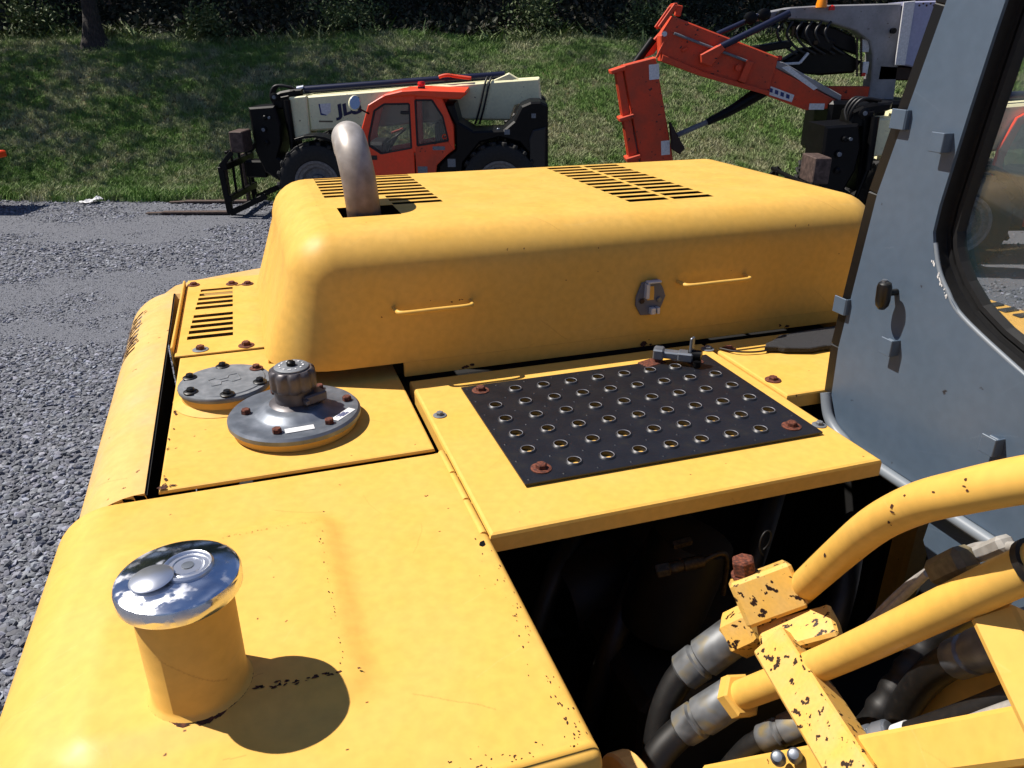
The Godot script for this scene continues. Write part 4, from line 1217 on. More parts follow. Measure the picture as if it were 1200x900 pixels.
func build_cab():
	var u0 := 1.05; var uw := 1.09; var u1 := 2.0
	var outer := PackedVector2Array()
	for q in [[-0.5, 2.13], [1.06, 2.13], [1.1, 2.145], [1.13, 2.2], [1.135, 2.3], [1.11, 2.6], [1.045, 2.9], [1.0, 3.15], [0.95, 3.22], [-0.2, 3.22], [-0.3, 3.15], [-0.45, 2.6]]: outer.append(Vector2(q[0], q[1]))
	var hole := PackedVector2Array()
	for q in [[-0.2, 2.22], [0.42, 2.28], [0.626, 2.350], [0.758, 2.396], [0.833, 2.421], [0.885, 2.446], [0.924, 2.478], [0.950, 2.508], [0.964, 2.532], [0.974, 2.562], [0.973, 2.606], [0.957, 2.757], [0.945, 2.857], [0.936, 2.922], [0.90, 3.04], [0.84, 3.08], [-0.12, 3.08], [-0.28, 2.7]]: hole.append(Vector2(q[0], q[1]))
	var s := sb()
	s.set_smooth_group(-1)
	star(s, outer, hole, Vector2(0.4, 2.7), func(p): return V(u0, p.y, p.x))
	for i in hole.size():
		var a := hole[i]; var b := hole[(i + 1) % hole.size()]
		quad(s, V(u0, a.y, a.x), V(u0, b.y, b.x), V(u0 + 0.006, b.y, b.x), V(u0 + 0.006, a.y, a.x))
	# outer turned edge and inner skin
	for i in outer.size():
		var a := outer[i]; var b := outer[(i + 1) % outer.size()]
		quad(s, V(u0, a.y, a.x), V(u0, b.y, b.x), V(u0 + 0.03, b.y, b.x), V(u0 + 0.03, a.y, a.x))
	star(s, outer, hole, Vector2(0.4, 2.7), func(p): return V(uw + 0.02, p.y, p.x))
	var wall := obj("cab_side_wall", s, M.cab_grey, ex, "grey cab side wall with clips and a black rubber window seal")
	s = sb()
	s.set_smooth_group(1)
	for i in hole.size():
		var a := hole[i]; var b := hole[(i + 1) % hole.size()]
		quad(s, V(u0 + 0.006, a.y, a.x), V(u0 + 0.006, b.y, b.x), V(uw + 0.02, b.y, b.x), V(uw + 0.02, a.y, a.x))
	obj("shade_painted_jamb", s, M.rubber, wall)  # shade of the recess put into the colour: jamb faces made black
	# window rubber in two steps and the pane
	var mid := inset(hole, 0.006); var inn := inset(hole, 0.034)
	s = sb()
	s.set_smooth_group(-1)
	star(s, inset(hole, 0.0005), inset(hole, 0.008), Vector2(0.4, 2.7), func(p): return V(uw - 0.012, p.y, p.x))
	for e in [[0.008, uw - 0.012, 0.010, uw - 0.004], [0.0115, uw - 0.004, 0.013, uw - 0.013], [0.021, uw - 0.013, 0.024, uw + 0.004]]:
		var p := inset(hole, e[0]); var q := inset(hole, e[2])
		for i in p.size():
			var j := (i + 1) % p.size()
			quad(s, V(e[1], p[i].y, p[i].x), V(e[1], p[j].y, p[j].x), V(e[3], q[j].y, q[j].x), V(e[3], q[i].y, q[i].x))
	star(s, inset(hole, 0.010), inset(hole, 0.0115), Vector2(0.4, 2.7), func(p): return V(uw - 0.004, p.y, p.x))
	star(s, inset(hole, 0.013), inset(hole, 0.021), Vector2(0.4, 2.7), func(p): return V(uw - 0.013, p.y, p.x))
	obj("window_seal", s, M.rubber, wall)
	s = sb()
	prism(s, Array(inset(hole, 0.02)).map(func(p): return [p.x, p.y]), 0.0, 0.005, 0.0, Transform3D(Basis(Vector3(0, 0, -1), Vector3(0, 1, 0), Vector3(1, 0, 0)), Vector3(uw, 0, 0)))
	obj("window_pane", s, M.glass, wall)
	# lip of bare metal where the seal was levered out
	s = sb()
	tube(s, smooth([V(u0 + 0.004, 2.545, 0.968), V(u0 + 0.003, 2.506, 0.948), V(u0 + 0.003, 2.476, 0.922), V(u0 + 0.003, 2.444, 0.882), V(u0 + 0.004, 2.394, 0.756), V(u0 + 0.004, 2.348, 0.626)], 6), 0.004, 6)
	obj("seal_lip", s, M.grey_edge, wall)
	s = sb()
	for i in 14:
		var t := rng.randf()
		flakes(s, V(u0 - 0.0002, lerp(2.52, 2.465, t) + rng.randfn() * 0.0012, lerp(0.964, 0.918, t)), V(-1, 0, 0), V(0, 1, 0), 1, Vector2(0.002, 0.002), Vector2(0.001, 0.0025))
	stuff(obj("bare_metal_scrapes", s, M.white, wall))
	# black strip down the rear edge
	s = sb()
	var edge := [V(u0 + 0.012, 2.2, 1.139), V(u0 + 0.012, 2.3, 1.144), V(u0 + 0.012, 2.6, 1.119), V(u0 + 0.012, 2.9, 1.054), V(u0 + 0.012, 3.15, 1.008)]
	for i in 4: bar(s, edge[i], edge[i + 1], 0.03, 0.022, 0.002, Vector3.RIGHT)
	obj("edge_strip", s, M.black, wall)
	# sill rail and the base below it
	s = sb()
	tube(s, smooth([V(u0 - 0.004, 2.2, 1.142), V(u0 - 0.006, 2.155, 1.118), V(u0 - 0.008, 2.132, 1.07), V(u0 - 0.008, 2.122, 0.98), V(u0 - 0.008, 2.122, 0.5), V(u0 - 0.008, 2.122, -0.4)], 6), 0.011, 10)
	obj("sill_rail", s, M.grey_edge, ex)
	s = sb()
	prism(s, [[-0.4, 2.11], [0.855, 2.11], [0.86, 2.03], [0.83, 1.985], [0.79, 1.965], [-0.4, 1.965]], 1.06, 1.1, 0.004, Transform3D(Basis(Vector3(0, 0, -1), Vector3(0, 1, 0), Vector3(1, 0, 0)), Vector3.ZERO))
	obj("cab_base", s, M.cab_grey, ex)
	s = sb()
	box(s, V(1.55, 2.1, 0.34), Vector3(0.9, 0.06, 1.55), 0.005)
	box(s, V(1.6, 1.7, 0.3), Vector3(0.85, 0.7, 1.3), 0.02)
	obj("cab_floor", s, M.bay, ex)
	# posts, rear wall with its window, roof, far side
	s = sb()
	for q in [[u0 + 0.09, 1.12], [u1 - 0.04, 1.12]]:
		bar(s, V(q[0], 2.13, q[1] - 0.015), V(q[0], 3.15, q[1] - 0.13), 0.07, 0.07, 0.01, Vector3.RIGHT)
	for q in [-0.42]:
		bar(s, V(u1 - 0.04, 2.13, q), V(u1 - 0.04, 3.15, q + 0.14), 0.06, 0.06, 0.01, Vector3.RIGHT)
		bar(s, V(u0 + 0.05, 2.13, q), V(u0 + 0.05, 3.15, q + 0.14), 0.06, 0.06, 0.01, Vector3.RIGHT)
	bar(s, V(u1 - 0.04, 2.13, 0.4), V(u1 - 0.04, 3.15, 0.4), 0.05, 0.06, 0.01, Vector3.RIGHT)
	box(s, V((u0 + u1) / 2 + 0.03, 2.2, 1.105), Vector3(0.9, 0.14, 0.04), 0.005)
	box(s, V(u1 - 0.02, 2.2, 0.35), Vector3(0.04, 0.16, 1.5), 0.005)
	obj("cab_posts", s, M.cab_grey, ex)
	s = sb()
	box(s, V((u0 + u1) / 2, 3.24, 0.38), Vector3(1.02, 0.07, 1.36), 0.03)
	obj("cab_roof", s, M.cab_grey, ex)
	s = sb()
	var rb := Basis(Vector3.RIGHT, -0.1)
	box(s, V((u0 + u1) / 2 + 0.03, 2.68, 1.07), Vector3(0.84, 0.86, 0.005), 0.0, Basis(Vector3.RIGHT, 0.13))
	obj("rear_pane", s, M.glass, ex)
	s = sb()
	box(s, V(u1 - 0.02, 2.68, 0.35), Vector3(0.005, 0.84, 1.42), 0.0)
	obj("far_pane", s, M.glass, ex)
	# seat and console
	s = sb()
	box(s, V(1.55, 2.35, 0.35), Vector3(0.48, 0.16, 0.46), 0.05)
	box(s, V(1.55, 2.62, 0.6), Vector3(0.46, 0.5, 0.14), 0.05, Basis(Vector3.RIGHT, 0.15))
	box(s, V(1.25, 2.35, 0.3), Vector3(0.14, 0.3, 0.5), 0.03)
	obj("operator_seat", s, M.rubber, ex)
	# clips, lamp knob
	for q in [[2.728, 1.082, 1], [2.702, 0.985, 0], [2.352, 1.0, 0], [2.385, 1.138, 1], [2.275, 0.765, 0]]:
		s = sb()
		var at := V(u0 - 0.001, q[0], q[1])
		if q[2] == 1:
			box(s, at + Vector3(-0.008, 0, -0.004), Vector3(0.003, 0.032, 0.032), 0.001)
			box(s, at + Vector3(0.003, 0, 0.012), Vector3(0.022, 0.032, 0.003), 0.001)
		else:
			box(s, at + Vector3(-0.016, 0, -0.004), Vector3(0.003, 0.03, 0.026), 0.001)
			box(s, at + Vector3(-0.007, 0, 0.008), Vector3(0.018, 0.03, 0.003), 0.001)
			box(s, at + Vector3(-0.002, 0.0, -0.004), Vector3(0.005, 0.022, 0.02), 0.001)
		obj("clip", s, M.cab_grey, wall)
	s = sb()
	var p := V(u0, 2.446, 1.022)
	lathe(s, [Vector2(0.006, 0), Vector2(0.006, 0.03)], aim(p, Vector3(-1, 0, 0)), 12)
	lathe(s, [Vector2(0, -0.031), Vector2(0.006, -0.029), Vector2(0.011, -0.022), Vector2(0.0125, -0.012), Vector2(0.0125, 0.012), Vector2(0.0105, 0.019), Vector2(0.006, 0.022), Vector2(0, 0.023)], aim(p + Vector3(-0.028, 0.0, 0), Vector3(-0.12, 1, 0.05)), 20)
	var kn := obj("black_knob", s, M.black, wall)
	s = sb()
	lathe(s, [Vector2(0.005, 0), Vector2(0.005, 0.004), Vector2(0, 0.005)], aim(p + Vector3(-0.031, 0.021, 0), Vector3.UP), 10)
	obj("knob_screw", s, M.zinc, wall)

func crimp(s: SurfaceTool, a: Vector3, b: Vector3, r: float):
	var x := aim(a, b - a)
	var l := a.distance_to(b)
	lathe(s, [Vector2(0, 0), Vector2(r * 0.8, 0), Vector2(r * 0.95, l * 0.04), Vector2(r * 0.97, l * 0.3), Vector2(r * 0.85, l * 0.33), Vector2(r * 0.85, l * 0.38), Vector2(r, l * 0.41), Vector2(r * 0.98, l * 0.95), Vector2(r * 0.85, l), Vector2(0, l)], x, 16)

func hexnut(s: SurfaceTool, a: Vector3, b: Vector3, r: float):
	var l := a.distance_to(b)
	lathe(s, [Vector2(0, 0), Vector2(r * 0.86, 0), Vector2(r, l * 0.12), Vector2(r, l * 0.88), Vector2(r * 0.86, l), Vector2(0, l)], aim(a, b - a), 6, true)

func build_boom_pipes():
	var s := sb()
	# upper pipe
	var up := [V(0.656, 2.135, 0.704), V(0.624, 2.279, 0.609), V(0.600, 2.368, 0.545), V(0.583, 2.432, 0.488), V(0.579, 2.475, 0.440), V(0.587, 2.513, 0.394), V(0.597, 2.553, 0.338), V(0.606, 2.592, 0.284), V(0.62, 2.65, 0.2)]
	tube(s, smooth(up, 6), 0.0205, 20)
	var p1 := obj("upper_boom_pipe", s, M.yellow, ex, "upper yellow steel pipe with chipped paint")
	# lower pipe
	s = sb()
	var low := [V(0.566, 1.995, 0.68), V(0.605, 2.144, 0.575), V(0.617, 2.31, 0.463), V(0.622, 2.411, 0.395), V(0.634, 2.515, 0.322), V(0.65, 2.62, 0.25)]
	tube(s, smooth(low, 6), 0.0205, 20)
	var p2 := obj("lower_boom_pipe", s, M.yellow_clean, ex, "lower yellow steel pipe with a black strap")
	s = sb()
	hexnut(s, low[0] + (low[0] - low[1]) * 0.05, low[0] + (low[1] - low[0]) * 0.06, 0.032)
	obj("pipe_nut", s, M.yellow, p2)
	s = sb()
	var d2: Vector3 = (low[4] - low[3]).normalized()
	lathe(s, [Vector2(0.0205, 0), Vector2(0.0245, 0.001), Vector2(0.0245, 0.008), Vector2(0.0205, 0.009)], aim(low[3] + d2 * 0.008, d2), 24)
	obj("strap", s, M.rubber, p2)
	# clamp block at the end of the upper pipe
	var dir: Vector3 = (up[1] - up[0]).normalized()
	var fwd := V(0.1, 0.05, -1).normalized()
	s = sb()
	bar(s, V(0.576, 2.122, 0.724), V(0.652, 2.160, 0.70), 0.064, 0.062, 0.005, dir, 0.3)
	var cl := obj("pipe_clamp", s, M.yellow_worn, ex, "chipped yellow clamp block with a rusty bolt")
	s = sb()
	bar(s, V(0.590, 2.085, 0.672), V(0.668, 2.135, 0.628), 0.05, 0.046, 0.004, V(0.2, 1, -0.3))
	obj("clamp_lug", s, M.yellow_worn, cl)
	s = sb()
	bar(s, V(0.598, 2.100, 0.655), V(0.553, 2.095, 0.40), 0.053, 0.053, 0.003, Vector3.UP, PI / 4 + 0.1)
	obj("bracket_bar", s, M.yellow_worn, ex, "square yellow bracket bar speckled with rust")
	s = sb()
	var bt := V(0.590, 2.163, 0.735)
	hexnut(s, bt, bt + V(-0.004, 0.024, 0.005), 0.0165)
	lathe(s, [Vector2(0, 0), Vector2(0.02, 0), Vector2(0.02, 0.004), Vector2(0, 0.004)], aim(bt + V(0.002, -0.004, 0), V(-0.1, 1, 0.2)), 20)
	obj("clamp_bolt", s, M.rust, cl)
	s = sb()
	for i in 26:
		var q := rng.randf()
		var at: Vector3 = up[1].lerp(up[5], q)
		var pr := smooth(up, 6)
		var k := int(lerp(6.0, 46.0, q))
		var dd: Vector3 = (pr[k + 1] - pr[k]).normalized()
		var n := (Vector3(rng.randf_range(-0.9, 0.2), rng.randf_range(0.2, 1), rng.randf_range(0.2, 1)))
		n = (n - dd * n.dot(dd)).normalized()
		flakes(s, pr[k] + n * 0.0203, n, dd, 2 if i < 4 else 1, Vector2(0.004, 0.001), Vector2(0.0008, 0.003 if i < 8 else 0.0018))
	stuff(obj("rust_spots", s, M.flake, p1))
	# fittings and hoses leading down into the bay
	s = sb()
	hexnut(s, V(0.633, 2.055, 0.742), V(0.606, 2.02, 0.764), 0.036)
	var n1 := obj("hose_nut", s, M.yellow_worn, ex)
	s = sb()
	crimp(s, V(0.540, 1.949, 0.783), V(0.612, 2.028, 0.760), 0.031)
	obj("hose_fitting", s, M.dirty_zinc, ex)
	s = sb()
	tube(s, smooth([V(0.6, 2.01, 0.765), V(0.540, 1.949, 0.782), V(0.500, 1.885, 0.768), V(0.478, 1.80, 0.73), V(0.48, 1.66, 0.70), V(0.52, 1.5, 0.72)], 6), 0.0225, 16)
	obj("hose", s, M.hose, ex)
	s = sb()
	crimp(s, V(0.505, 1.912, 0.718), V(0.566, 1.985, 0.69), 0.029)
	obj("hose_fitting", s, M.dirty_zinc, ex)
	s = sb()
	tube(s, smooth([V(0.55, 1.95, 0.7), V(0.506, 1.911, 0.717), V(0.455, 1.86, 0.71), V(0.43, 1.78, 0.68), V(0.44, 1.62, 0.65), V(0.5, 1.45, 0.66)], 6), 0.0225, 16)
	obj("hose", s, M.hose, ex)
	s = sb()
	crimp(s, V(0.575, 1.96, 0.63), V(0.63, 2.03, 0.59), 0.021)
	hexnut(s, V(0.632, 2.033, 0.589), V(0.647, 2.053, 0.58), 0.023)
	obj("hose_fitting", s, M.dirty_zinc, ex)
	s = sb()
	tube(s, smooth([V(0.6, 1.99, 0.61), V(0.56, 1.93, 0.64), V(0.52, 1.8, 0.65), V(0.54, 1.5, 0.66)], 6), 0.017, 14)
	obj("hose", s, M.hose, ex)
	# pair of hoses behind the lower pipe
	s = sb()
	crimp(s, V(0.700, 2.196, 0.488), V(0.692, 2.285, 0.427), 0.024)
	hexnut(s, V(0.692, 2.285, 0.428), V(0.69, 2.315, 0.407), 0.026)
	obj("hose_fitting", s, M.zinc, ex)
	s = sb()
	tube(s, smooth([V(0.697, 2.23, 0.465), V(0.7, 2.19, 0.492), V(0.708, 2.13, 0.522), V(0.708, 2.06, 0.54), V(0.692, 1.97, 0.545), V(0.68, 1.8, 0.55)], 6), 0.0195, 16)
	obj("hose", s, M.hose, ex)
	s = sb()
	var hz := smooth([V(0.80, 2.24, 0.53), V(0.765, 2.15, 0.563), V(0.725, 2.08, 0.565), V(0.685, 2.015, 0.56), V(0.66, 1.9, 0.56)], 8)
	var rr := []
	for i in hz.size(): rr.append(0.0195 + 0.0018 * sin(i * 1.9))
	tube(s, hz, rr, 16)
	obj("wrapped_hose", s, M.hose, ex)
	# thin grey tube and black hose on top of the boom
	s = sb()
	tube(s, smooth([V(0.58, 2.05, 0.515), V(0.601, 2.092, 0.488), V(0.622, 2.168, 0.43), V(0.641, 2.262, 0.372), V(0.66, 2.35, 0.31)], 6), 0.0075, 12)
	obj("grey_tube", s, M.cable, ex)
	s = sb()
	tube(s, smooth([V(0.618, 2.073, 0.502), V(0.636, 2.113, 0.475), V(0.655, 2.188, 0.428), V(0.68, 2.273, 0.378), V(0.70, 2.358, 0.32)], 6), 0.0135, 14)
	var bh := obj("labelled_hose", s, M.hose, ex)
	s = sb()
	tube(s, [V(0.6335, 2.107, 0.479), V(0.6395, 2.122, 0.4695)], 0.0142, 18)
	obj("hose_label", s, M.white, bh)
	s = sb()
	crimp(s, V(0.630, 2.108, 0.486), V(0.604, 2.065, 0.514), 0.017)
	hexnut(s, V(0.607, 2.07, 0.511), V(0.598, 2.055, 0.52), 0.02)
	obj("hose_fitting", s, M.zinc, ex)
	# electric cable and its plug
	s = sb()
	tube(s, smooth([V(0.70, 2.06, 0.64), V(0.689, 2.16, 0.6), V(0.678, 2.252, 0.555), V(0.668, 2.32, 0.512), V(0.663, 2.366, 0.478), V(0.655, 2.392, 0.448), V(0.64, 2.42, 0.41), V(0.64, 2.44, 0.385)], 6), 0.0058, 10)
	tube(s, smooth([V(0.70, 2.06, 0.63), V(0.683, 2.17, 0.588), V(0.666, 2.262, 0.54), V(0.65, 2.315, 0.51)], 6), 0.0045, 8)
	var cb := obj("cable", s, M.cable, ex)
	s = sb()
	bar(s, V(0.646, 2.325, 0.498), V(0.636, 2.375, 0.46), 0.026, 0.028, 0.006, V(0, 1, 1))
	obj("cable_plug", s, M.plug, ex)
	s = sb()
	bar(s, V(0.655, 2.37, 0.465), V(0.648, 2.408, 0.435), 0.019, 0.016, 0.004, V(0, 1, 1))
	obj("cable_socket", s, M.cable, ex)
	# second bracket, welded under the lower pipe at the right
	s = sb()
	bar(s, V(0.640, 2.338, 0.418), V(0.610, 2.258, 0.275), 0.042, 0.042, 0.004, Vector3.UP, PI / 4 + 0.12)
	obj("bracket_bar", s, M.yellow, ex)
	# boom side: rail in front, curved top plate behind
	s = sb()
	var a := V(0.52, 1.868, 0.65); var b := V(0.65, 2.352, 0.27)
	bar(s, a, b, 0.05, 0.035, 0.005, V(-0.6, 0.6, -0.2))
	bar(s, a + V(0.03, -0.06, -0.02), b + V(0.03, -0.06, -0.02), 0.04, 0.1, 0.004, V(-0.6, 0.6, -0.2))
	obj("boom_rail", s, M.yellow, ex)
	s = sb()
	var arc := [[0.64, 1.5]]
	for k in 11:
		var t := k / 10.0
		arc.append([0.66 - 0.36 * t, 1.89 + 0.42 * sin(t * PI * 0.5)])
	arc.append([0.1, 2.41]); arc.append([0.1, 1.5])
	prism(s, arc, 0.73, 0.95, 0.004, Transform3D(Basis(Vector3(0, 0, -1), Vector3(0, 1, 0), Vector3(1, 0, 0)), Vector3.ZERO))
	obj("boom_foot", s, M.yellow, ex)
	for q in [[0.53, 2.035, 0.545], [0.545, 2.045, 0.535]]:
		s = sb()
		lathe(s, [Vector2(0.0, 0), Vector2(0.009, 0.0), Vector2(0.009, 0.012), Vector2(0.006, 0.018), Vector2(0, 0.02)], aim(V(q[0], q[1], q[2]), V(-0.5, 0.8, -0.3)), 12)
		obj("stud", s, M.zinc, ex)
	# ear of the boom mount, seen edge-on at the bottom
	s = sb()
	var ear := []
	for k in 15:
		var t := PI * k / 14.0
		ear.append([0.575 + 0.095 * cos(t), 1.935 + 0.10 * sin(t)])
	ear.append([0.48, 1.4]); ear.append([0.67, 1.4])
	prism(s, ear, 0.345, 0.372, 0.003, Transform3D(Basis(Vector3(0, 0, -1), Vector3(0, 1, 0), Vector3(1, 0, 0)), Vector3.ZERO))
	obj("boom_ear", s, M.yellow_pale, ex)
	# dim machinery inside the bay
	s = sb()
	lathe(s, [Vector2(0, 0), Vector2(0.09, 0), Vector2(0.1, 0.02), Vector2(0.1, 0.14), Vector2(0.13, 0.16), Vector2(0.13, 0.3), Vector2(0.08, 0.34), Vector2(0, 0.34)], aim(V(0.5, 1.78, 1.2), V(1, 0.1, 0.1)), 24)
	lathe(s, [Vector2(0, 0), Vector2(0.07, 0), Vector2(0.075, 0.02), Vector2(0.075, 0.2), Vector2(0, 0.21)], aim(V(0.62, 1.84, 1.0), V(0.3, 1, 0)), 24)
	box(s, V(0.72, 1.66, 1.0), Vector3(0.4, 0.3, 0.3), 0.02)
	obj("pump", s, M.bay_iron, ex)
	for q in [[0.40, 1.2, 0.3], [0.48, 1.05, 0.2], [0.85, 1.15, 0.5], [0.9, 0.95, 0.4]]:
		s = sb()
		tube(s, smooth([V(q[0], 1.4, q[1]), V(q[0] + 0.02, 1.7, q[1] - 0.05), V(q[0] + 0.1, 1.86, q[1]), V(q[0] + 0.25, 1.9, q[1] + 0.15)], 6), 0.024, 12)
		obj("bay_hose", s, M.hose, ex)
	s = sb()
	var p := V(0.545, 2.058, 0.9); var q := V(0.625, 2.07, 0.885)
	hexnut(s, p, p.lerp(q, 0.3), 0.012); crimp(s, p.lerp(q, 0.3), q, 0.011)
	tube(s, smooth([q, q + V(0.03, 0.008, 0), q + V(0.045, -0.01, 0), q + V(0.046, -0.08, 0.0)], 5), 0.005, 8)
	hexnut(s, p + V(0.04, 0.028, 0.02), p + V(0.075, 0.03, 0.02), 0.008)
	obj("bay_fitting", s, M.brass, ex)
	s = sb()
	var lp := []
	for k in 17:
		var t := lerp(-1.2, 4.3, k / 16.0)
		lp.append(V(0.665, 2.16, 0.80) + Vector3(cos(t) * 0.012, sin(t) * 0.02, 0.003 * k / 4.0))
	tube(s, lp, 0.0014, 6)
	obj("wire_loop", s, M.bay_iron, ex)
	for i in 5:
		s = sb()
		var g := V(lerp(0.34, 0.42, i / 4.0), 1.62 - 0.02 * i, lerp(1.0, 0.82, i / 4.0))
		hexnut(s, g, g + Vector3(0.008, 0.012, 0.004), 0.009)
		obj("bay_bolt", s, M.silver, ex)

# ------------------------------------------------------------------ other machines
func wheel(parent: Node, at: Vector3, r: float, w: float):
	var x := Transform3D(Basis(Vector3.RIGHT, PI / 2), at)      # axis along z
	var s := sb()
	lathe(s, [Vector2(r * 0.55, w * 0.38), Vector2(r * 0.6, w * 0.46), Vector2(r * 0.82, w * 0.5), Vector2(r * 0.93, w * 0.44), Vector2(r * 0.96, 0), Vector2(r * 0.93, -w * 0.44), Vector2(r * 0.82, -w * 0.5), Vector2(r * 0.6, -w * 0.46), Vector2(r * 0.55, -w * 0.38)], x, 40)
	for k in 22:
		for e in [-1, 1]:
			var a: float = TAU * (k + 0.25 * e) / 22.0
			var c := at + Vector3(cos(a), sin(a), 0) * r * 0.965 + Vector3(0, 0, e * w * 0.24)
			box(s, c, Vector3(r * 0.09, r * 0.10, w * 0.5), 0.012, Basis(Vector3(0, 0, 1), a) * Basis(Vector3.RIGHT, 0.5 * e))
	var ty := obj("wheel", s, M.tyre, parent)
	s = sb()
	lathe(s, [Vector2(0, w * 0.22), Vector2(r * 0.12, w * 0.22), Vector2(r * 0.13, w * 0.3), Vector2(r * 0.2, w * 0.3), Vector2(r * 0.22, w * 0.16), Vector2(r * 0.36, w * 0.12), Vector2(r * 0.4, w * 0.3), Vector2(r * 0.47, w * 0.32), Vector2(r * 0.5, w * 0.42), Vector2(r * 0.56, w * 0.44), Vector2(r * 0.57, w * 0.36), Vector2(r * 0.57, -w * 0.36), Vector2(0, -w * 0.3)], x, 36)
	obj("rim", s, M.rim, ty)
	s = sb()
	for k in 8:
		var a := TAU * k / 8.0
		lathe(s, [Vector2(0.02, 0), Vector2(0.02, 0.03), Vector2(0, 0.03)], Transform3D(Basis(Vector3.RIGHT, PI / 2), at + Vector3(cos(a) * r * 0.165, sin(a) * r * 0.165, w * 0.3)), 6, true)
	obj("wheel_nuts", s, M.rim, ty)

func telehandler(label: String, at: Vector3, turn: float, ext: float):
	var t := thing("telehandler", label, "telehandler", at, turn, "telehandlers parked on the gravel")
	var X := 3.25
	var s := sb()
	prism(s, [[-3.6, 0.5], [-3.7, 0.75], [-3.5, 0.98], [-2.5, 1.02], [-1.2, 0.98], [0.2, 1.0], [0.3, 0.55], [-0.3, 0.45], [-3.2, 0.42]], -0.55, 0.55, 0.02, Transform3D.IDENTITY, X)
	box(s, Vector3(0, 0.65, 0), Vector3(0.24, 0.24, 1.7), 0.03)
	box(s, Vector3(3.05, 0.65, 0), Vector3(0.24, 0.24, 1.7), 0.03)
	obj("chassis", s, M.machine_black, t)
	for q in [[0.0, 0.98], [0.0, -0.98], [3.05, 0.98], [3.05, -0.98]]:
		wheel(t, Vector3(q[0], 0.65, q[1]), 0.66, 0.42)
	for q in [[0.0, 0.98], [0.0, -0.98]]:
		s = sb()
		var f := []
		for k in 9:
			var a: float = lerp(0.25, 1.95, k / 8.0)
			f.append([q[0] + cos(a) * 0.78, 0.65 + sin(a) * 0.78])
		for k in 9:
			var a: float = lerp(1.95, 0.25, k / 8.0)
			f.append([q[0] + cos(a) * 0.74, 0.65 + sin(a) * 0.74])
		prism(s, f, q[1] - 0.22, q[1] + 0.22, 0.005)
		obj("mudguard", s, M.machine_black, t)
	# boom
	s = sb()
	prism(s, [[-3.53, 1.96], [-0.15, 2.21], [0.47, 2.25], [0.51, 1.87], [0.06, 1.79], [-0.02, 1.56], [-0.98, 1.57], [-2.59, 1.43], [-3.53, 1.385]], -0.36, 0.14, 0.03, Transform3D.IDENTITY, X)
	var boom := obj("boom", s, M.cream, t)
	s = sb()
	prism(s, [[-3.83, 1.94], [-3.53, 1.97], [-3.53, 1.30], [-3.63, 1.24], [-3.87, 1.28]], -0.39, 0.17, 0.02, Transform3D.IDENTITY, X)
	for k in 4: lathe(s, [Vector2(0.016, 0), Vector2(0.016, 0.012), Vector2(0, 0.012)], Transform3D(Basis(Vector3.RIGHT, PI / 2), Vector3(-3.7 + X, 1.38 + 0.16 * k, 0.17)), 6, true)
	obj("boom_collar", s, M.cream, boom)
	s = sb()
	prism(s, [[-0.35, 2.2], [-0.05, 2.32], [0.12, 2.225]], -0.3, 0.1, 0.01, Transform3D.IDENTITY, X)
	obj("boom_cap", s, M.cream, boom)
	if ext > 0.0:
		s = sb()
		prism(s, [[-3.8 - ext, 1.86], [-3.5, 1.89], [-3.5, 1.40], [-3.8 - ext, 1.36]], -0.30, 0.08, 0.02, Transform3D.IDENTITY, X)
		obj("inner_boom", s, M.cream, boom)
	s = sb()
	tube(s, [Vector3(-3.63 + X, 2.05, -0.05), Vector3(-0.12 + X, 2.29, -0.05)], 0.062, 16)
	obj("lift_cylinder", s, M.blue_cylinder, boom)
	s = sb()
	tube(s, [Vector3(-3.72 + X, 2.04, -0.05), Vector3(-3.6 + X, 2.055, -0.05)], 0.078, 14)
	obj("cylinder_end", s, M.silver, boom)
	s = sb()
	tube(s, smooth([Vector3(-1.25 + X, 2.26, 0.05), Vector3(-1.12 + X, 2.29, 0.07), Vector3(-0.95 + X, 2.27, 0.07), Vector3(-0.7 + X, 2.24, 0.09)], 4), 0.03, 8)
	obj("hose_loop", s, M.faded_orange, boom)
	for k in 2:
		s = sb()
		tube(s, smooth([Vector3(-0.42 + 0.07 * k + X, 2.26, 0.06), Vector3(-0.46 + 0.07 * k + X, 2.16, 0.165), Vector3(-0.56 + 0.07 * k + X, 1.75, 0.175), Vector3(-0.64 + 0.07 * k + X, 1.5, 0.17)], 5), 0.018, 8)
		obj("hose", s, M.hose, boom)
	# maker's name and shield on the boom side
	var font := FontVariation.new()
	var sf := SystemFont.new()
	sf.font_names = PackedStringArray(["Droid Sans"])
	sf.font_weight = 700
	font.base_font = sf
	font.variation_embolden = 1.1
	font.variation_transform = Transform2D(Vector2(1.15, 0), Vector2(0.28, 1), Vector2.ZERO)
	var tm := TextMesh.new()
	tm.text = "JLG"; tm.font = font; tm.font_size = 64; tm.pixel_size = 0.0039; tm.depth = 0.006
	put("lettering", tm, M.letter, boom, Transform3D(Basis(Vector3(0, 0, 1), 0.06), Vector3(-2.83 + X, 1.715, 0.1435)))
	s = sb()
	prism(s, [[-3.34, 1.83], [-3.13, 1.845], [-3.14, 1.70], [-3.22, 1.64], [-3.32, 1.65]], 0.1405, 0.1425, 0.0, Transform3D.IDENTITY, X)
	var shield := obj("shield_emblem", s, M.white, boom)
	s = sb()
	prism(s, [[-3.34, 1.83], [-3.315, 1.832], [-3.30, 1.68], [-3.22, 1.655], [-3.22, 1.64], [-3.32, 1.65]], 0.1428, 0.144, 0.0, Transform3D.IDENTITY, X)
	obj("shield_edge", s, M.ink, boom)
	s = sb()
	box(s, Vector3(-3.24 + X, 1.545, 0.142), Vector3(0.24, 0.025, 0.003), 0.0)
	obj("small_label", s, M.plug, boom)
